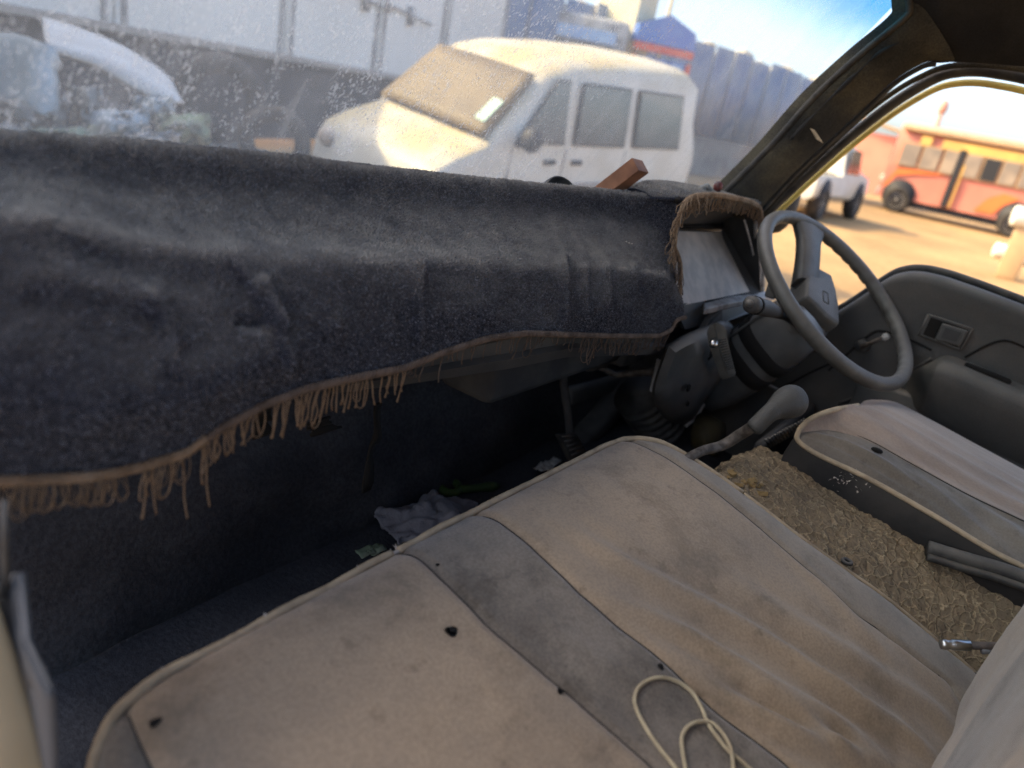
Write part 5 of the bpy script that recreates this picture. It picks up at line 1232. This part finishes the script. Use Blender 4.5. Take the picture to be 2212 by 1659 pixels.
# the flap over the instrument hood
hf = [(1405, 424), (1445, 425), (1478, 426), (1500, 421), (1540, 421), (1580, 427), (1618, 436), (1640, 452), (1644, 478)]
H1 = smooth_path([P(a, b_, y=yy) for (a, b_), yy in zip(hf, [.556, .532, .512]+[.508]*6)], 60); Gh = []
for i, p in enumerate(H1):
    f = i/59; bk = np.array([p[0]*.98+.02, .60, max(p[2], -.118)+.004]); Gh.append([p+np.array([0, .0, -.006]), p, p*.7+bk*.3+np.array([0, 0, .004]), p*.3+bk*.7+np.array([0, 0, .004]), bk, bk+np.array([0, .02, -.03])])
B().grid(np.array(Gh)).out('hood_flap', M['carpet'], cover, solid=.004); pile(np.array(Gh)[:, 1:5], 24000, 'pile')
def braid(path, r, name='braid', m='fringe'):
    n = len(path); b = B()
    for ph in (0, 2.1, 4.2):
        L_ = np.concatenate([[0], np.cumsum(np.linalg.norm(np.diff(path, axis=0), axis=1))]); a = L_/.0065*2*math.pi/2+ph
        b.tube([p+np.array([0, -.0035-r*.6*math.cos(t), r*.95*math.sin(t)]) for p, t in zip(path, a)], r*.62, 5)
    return b.out(name, M[m], cover)
def resample(path, step):
    path = np.asarray(path); L_ = np.concatenate([[0], np.cumsum(np.linalg.norm(np.diff(path, axis=0), axis=1))]); n = max(2, int(L_[-1]/step)); s = np.linspace(0, L_[-1], n)
    return np.stack([np.interp(s, L_, path[:, k]) for k in range(3)], 1)
er = resample(edge, .0012); lo_i = [i for i, p in enumerate(er) if p[0] < .30]
braid(er[:lo_i[-1]], .0029); braid(er[lo_i[-1]:], .0029, m='fringe_dark')
sidep = smooth_path([P(a, b_, y=yy) for (a, b_), yy in zip([(1456, 690), (1463, 640), (1466, 590), (1463, 560), (1452, 530), (1455, 500), (1462, 470), (1470, 445), (1482, 430), (1505, 422), (1545, 421), (1582, 427), (1618, 436), (1638, 450), (1643, 476)], [.47, .482, .492, .496, .50, .502, .503, .504, .505, .505, .505, .505, .505, .505, .505])], 120)
sr = resample(sidep, .0012); braid(sr, .0036)
# loops and threads, each one an object; a few shared meshes
def thread_mesh(kind, seed):
    r = random.Random(seed); b = B()
    if kind == 'loop':
        w_ = r.uniform(.2, .36); sw_ = r.uniform(-.12, .12)
        pts = [(-w_*.6, 0, 0), (-w_*.9, r.uniform(-.1, .1), -.35), (-w_+sw_, r.uniform(-.1, .1), -.7), (-w_*.55+sw_, 0, -.95), (sw_, 0, -1.0), (w_*.6+sw_, .02, -.93), (w_+sw_, r.uniform(-.1, .1), -.65), (w_*.8, 0, -.3), (w_*.5, 0, 0)]
    else:
        k = r.uniform(-.10, .10); pts = [(0, 0, 0), (k, r.uniform(-.05, .05), -.3), (k*.4+r.uniform(-.05, .05), 0, -.65), (k*1.4+r.uniform(-.06, .06), r.uniform(-.05, .05), -1)]
    q = smooth_path(pts, 12 if kind == 'loop' else 7); rad = [.0215]*len(q)
    if kind != 'loop' and r.random() < .5: rad[-1] = .034
    b.tube(q, rad, 5); me = bpy.data.meshes.new('fringe_'+kind); me.from_pydata(b.V, [], b.F); me.update(); me.polygons.foreach_set('use_smooth', [True]*len(me.polygons)); return me
TM_ = {}
for kd in ('loop', 'strand'):
    for mm in ('fringe', 'fringe_dark'):
        TM_[kd, mm] = []
        for s_ in range(7):
            me = thread_mesh(kd, s_+(50 if kd == 'loop' else 0)); me.materials.append(M[mm]); TM_[kd, mm].append(me)
cb = BASE[cover.name]
def hang(p, kind, ln, mm='fringe', rot=(0, 0, 0), thick=1.0):
    o = bpy.data.objects.new('fringe_'+kind, random.choice(TM_[kind, mm])); COL.objects.link(o); o.parent = cover
    o.location = Vector(p)+Vector((0, 0, EYE))-cb; s2 = .036*thick
    o.scale = (s2 if kind == 'strand' else min(.032, max(.012, ln*.75)), s2, ln); o.rotation_euler = rot
def at_px(px):
    i = int(np.argmin(np.abs(pxe-px))); return edge_s[i]
edge_s = resample(edge, .001)
c_ = (Rt @ edge_s.T).T; pxe = IW/2+FPX*c_[:, 0]/-c_[:, 2]
x = -8
while x < 1448:
    p = at_px(x)+np.array([0, -.004, -.003]); R3 = (random.uniform(-.12, .12), random.uniform(-.16, .16), random.uniform(-.5, .5))
    if x < 262: hang(p, 'loop', random.uniform(.017, .025), 'fringe', R3); x += random.uniform(6, 12)
    elif x < 300: x += 20
    elif x < 395: hang(p, random.choice(['loop', 'loop', 'strand']), random.uniform(.020, .032), 'fringe', R3); x += random.uniform(7, 13)
    elif x < 430: x += 12
    elif x < 560: hang(p, random.choice(['loop', 'strand', 'strand']), random.uniform(.020, .030), 'fringe', R3); x += random.uniform(6, 11)
    elif x < 582: x += 8
    elif x < 800: hang(p, random.choice(['strand', 'strand', 'strand', 'loop']), random.uniform(.024, .038)*(1 if x < 720 else .85), 'fringe', R3); x += random.uniform(5, 10)
    elif x < 815: x += 8
    elif x < 880: hang(p, 'strand', random.uniform(.020, .038), 'fringe', R3); x += random.uniform(6, 12)
    elif x < 1240: hang(p, random.choice(['strand', 'strand', 'loop']), random.choice([.008, .012, .02, .03]), 'fringe_dark', R3); x += random.uniform(6, 28)
    else: hang(p, random.choice(['loop', 'loop', 'strand']), random.uniform(.018, .030)*(1.45 if 1265 < x < 1290 else 1), 'fringe_dark', R3); x += random.uniform(3.5, 8)
for px, ln in ((388, .055), (320, .042), (312, .040), (435, .058), (428, .035)): hang(at_px(px)+np.array([0, -.004, -.003]), 'strand', ln, 'fringe', (0, random.uniform(-.06, .06), 0))
L_ = len(sr); i = 12
while i < L_-4:
    f = i/L_; p = sr[i]+np.array([0, -.005, 0])
    if p[0] > 1.215 and f > .5: hang(p+np.array([0, 0, .004]), 'loop', random.uniform(.026, .034), 'fringe', (random.uniform(-.1, .1), random.uniform(-.08, .08), random.uniform(-.2, .2))); i += random.randint(5, 7)
    else: hang(p, 'loop', random.uniform(.022, .036) if f < .22 else random.uniform(.024, .04), 'fringe' if f > .2 else 'fringe_dark', (random.uniform(-.35, .05), random.uniform(.2, 1.1) if f > .2 else random.uniform(-.2, .3), random.uniform(-.5, .5))); i += random.randint(4, 7) if f < .2 else random.randint(2, 4)
for k, q_ in enumerate(((1356, 525), (1350, 522), (1362, 527))):
    p = P(*q_, y=.512); b = B(); b.tube([p, p+np.array([.002, -.002, .001]), p+np.array([.004, -.001, -.001])], [.0005, .0009, .0003], 5); b.out('lint', M['paper'], cover)

# things on the dash
E_, Bq = P(1384, 357, y=.575), P(1296, 424, y=.635)
ax = (Bq-E_)/np.linalg.norm(Bq-E_); uu = np.array([.86, .15, -.25]); uu -= ax*(uu@ax); uu /= np.linalg.norm(uu); vv_ = np.cross(ax, uu)
if vv_[2] > 0: vv_ = -vv_
b = B(); hw, hh = .0185, .0125; Lb = .16
V = []
for t in (0, Lb):
    for a, c in ((-1, -1), (1, -1), (1, 1), (-1, 1)): V.append(E_+ax*t+uu*hw*a+vv_*hh*c)
b.add(V, [(0, 1, 2, 3), (4, 7, 6, 5), (0, 4, 5, 1), (1, 5, 6, 2), (2, 6, 7, 3), (3, 7, 4, 0)])
tag(b.out('wood_block', M['wood'], smooth=False, bevel=.0015), 'sawn brown wooden bar leaning up from behind the dash cover', 'wooden bar')
c = P(1213, 412, y=.625); b = B(); n1 = np.array([-.25, -.8, .55]); n1 /= np.linalg.norm(n1); u1 = np.cross(n1, [0, 0, 1.]); u1 /= np.linalg.norm(u1); v1 = np.cross(u1, n1)
if u1[0] < 0: u1 = -u1
u1 = u1*math.cos(.0)
G = [[c+u1*.030*r*math.cos(a)+v1*.024*r*math.sin(a)-n1*d for a in np.linspace(0, 6.2832, 32, endpoint=False)] for r, d in ((.05, .012), (.7, .010), (.86, .002), (.93, -.002), (1.0, .0), (1.02, .008), (.9, .022), (.3, .03))]
tag(B().loft(G).out('mirror_shell', M['rubber']), 'black oval plastic shell sticking up behind the dash cover', 'plastic shell')
p = P(1528, 408, y=.53); b = B()
for k in range(9): b.ball(p+np.array([random.uniform(-.018, .012), random.uniform(-.008, .008), random.uniform(-.012, .006)]), random.uniform(.006, .010), 8, 6)
b.box(p+np.array([.004, 0, -.014]), (.075, .03, .012)); tag(b.out('ornament', M['junk'], bevel=.002), 'small lumpy grey green ornament on the instrument hood', 'ornament')
p = P(1551, 403, y=.53); tag(B().ball(p, (.009, .009, .010), 14, 10).out('bead', mat('dark_red_bead', (.14, .035, .03), .4, (.03, .02, .02), 60)), 'small dark red bead beside the grey green ornament', 'bead')

# things on the floor
def rag():
    G = []; c = P(940, 1128, z=-.688)
    for i in range(44):
        row = []
        for j in range(32):
            f, e = i/43-.5, j/31-.5; x = c[0]+.17*f+.03*e; y = c[1]+.10*e-.075*f+.012*fbm((f*4, e*4, 0), 1.3)
            z = -.690+.022*abs(mn.noise(Vector((f*3.5, e*3.0, 7))))+.012*abs(mn.noise(Vector((f*9, e*6, 3))))+.022*(1-4*f*f)*(1-4*e*e)
            row.append((x+.006*mn.noise(Vector((f*5, e*5, 3))), y+.012*math.sin(f*7)*(e+.5), z))
        G.append(row)
    tag(B().grid(G).out('rag', M['rag'], solid=.002), 'crumpled grey cloth rag on the dark floor by the seat edge', 'rag')
rag()
fl = -.690
def fp(x, y): return P(x, y, z=fl)
ring_ = [fp(972+20*math.cos(a)+4*math.sin(a), 1052+13*math.sin(a)) for a in np.linspace(0, 6.2832, 26)]
b = B(); b.tube(ring_, .0075, 8); b.tube(smooth_path([fp(990, 1058), fp(1012, 1056), fp(1040, 1053), fp(1078, 1049)], 14), [.008]*10+[.010, .010, .009, .004], 8)
tag(b.out('plastic_handle', M['green']), 'green plastic looped handle lying on the dark floor', 'plastic handle')
for k, (x, y) in enumerate(((1182, 1008), (1196, 1000), (1188, 1016), (1170, 1012))):
    scrap('paper_scrap', x, y, lambda X, Y: -.688, .022, 'paper', ('torn pale paper scrap on the floor under the brake pedal, topmost', 'torn pale paper scrap on the floor under the brake pedal, rightmost', 'torn pale paper scrap on the floor under the brake pedal, closest to the seat piping', 'torn pale paper scrap on the floor under the brake pedal, leftmost')[k], 'paper scrap', k)
for k, (x, y) in enumerate(((790, 1195), (812, 1190))):
    scrap('leaf', x, y, lambda X, Y: -.688, .02, 'junkgreen', ('dry leaf on the dark floor behind the bench piping, left one', 'dry leaf on the dark floor behind the bench piping, right one')[k], 'leaf', 20+k)
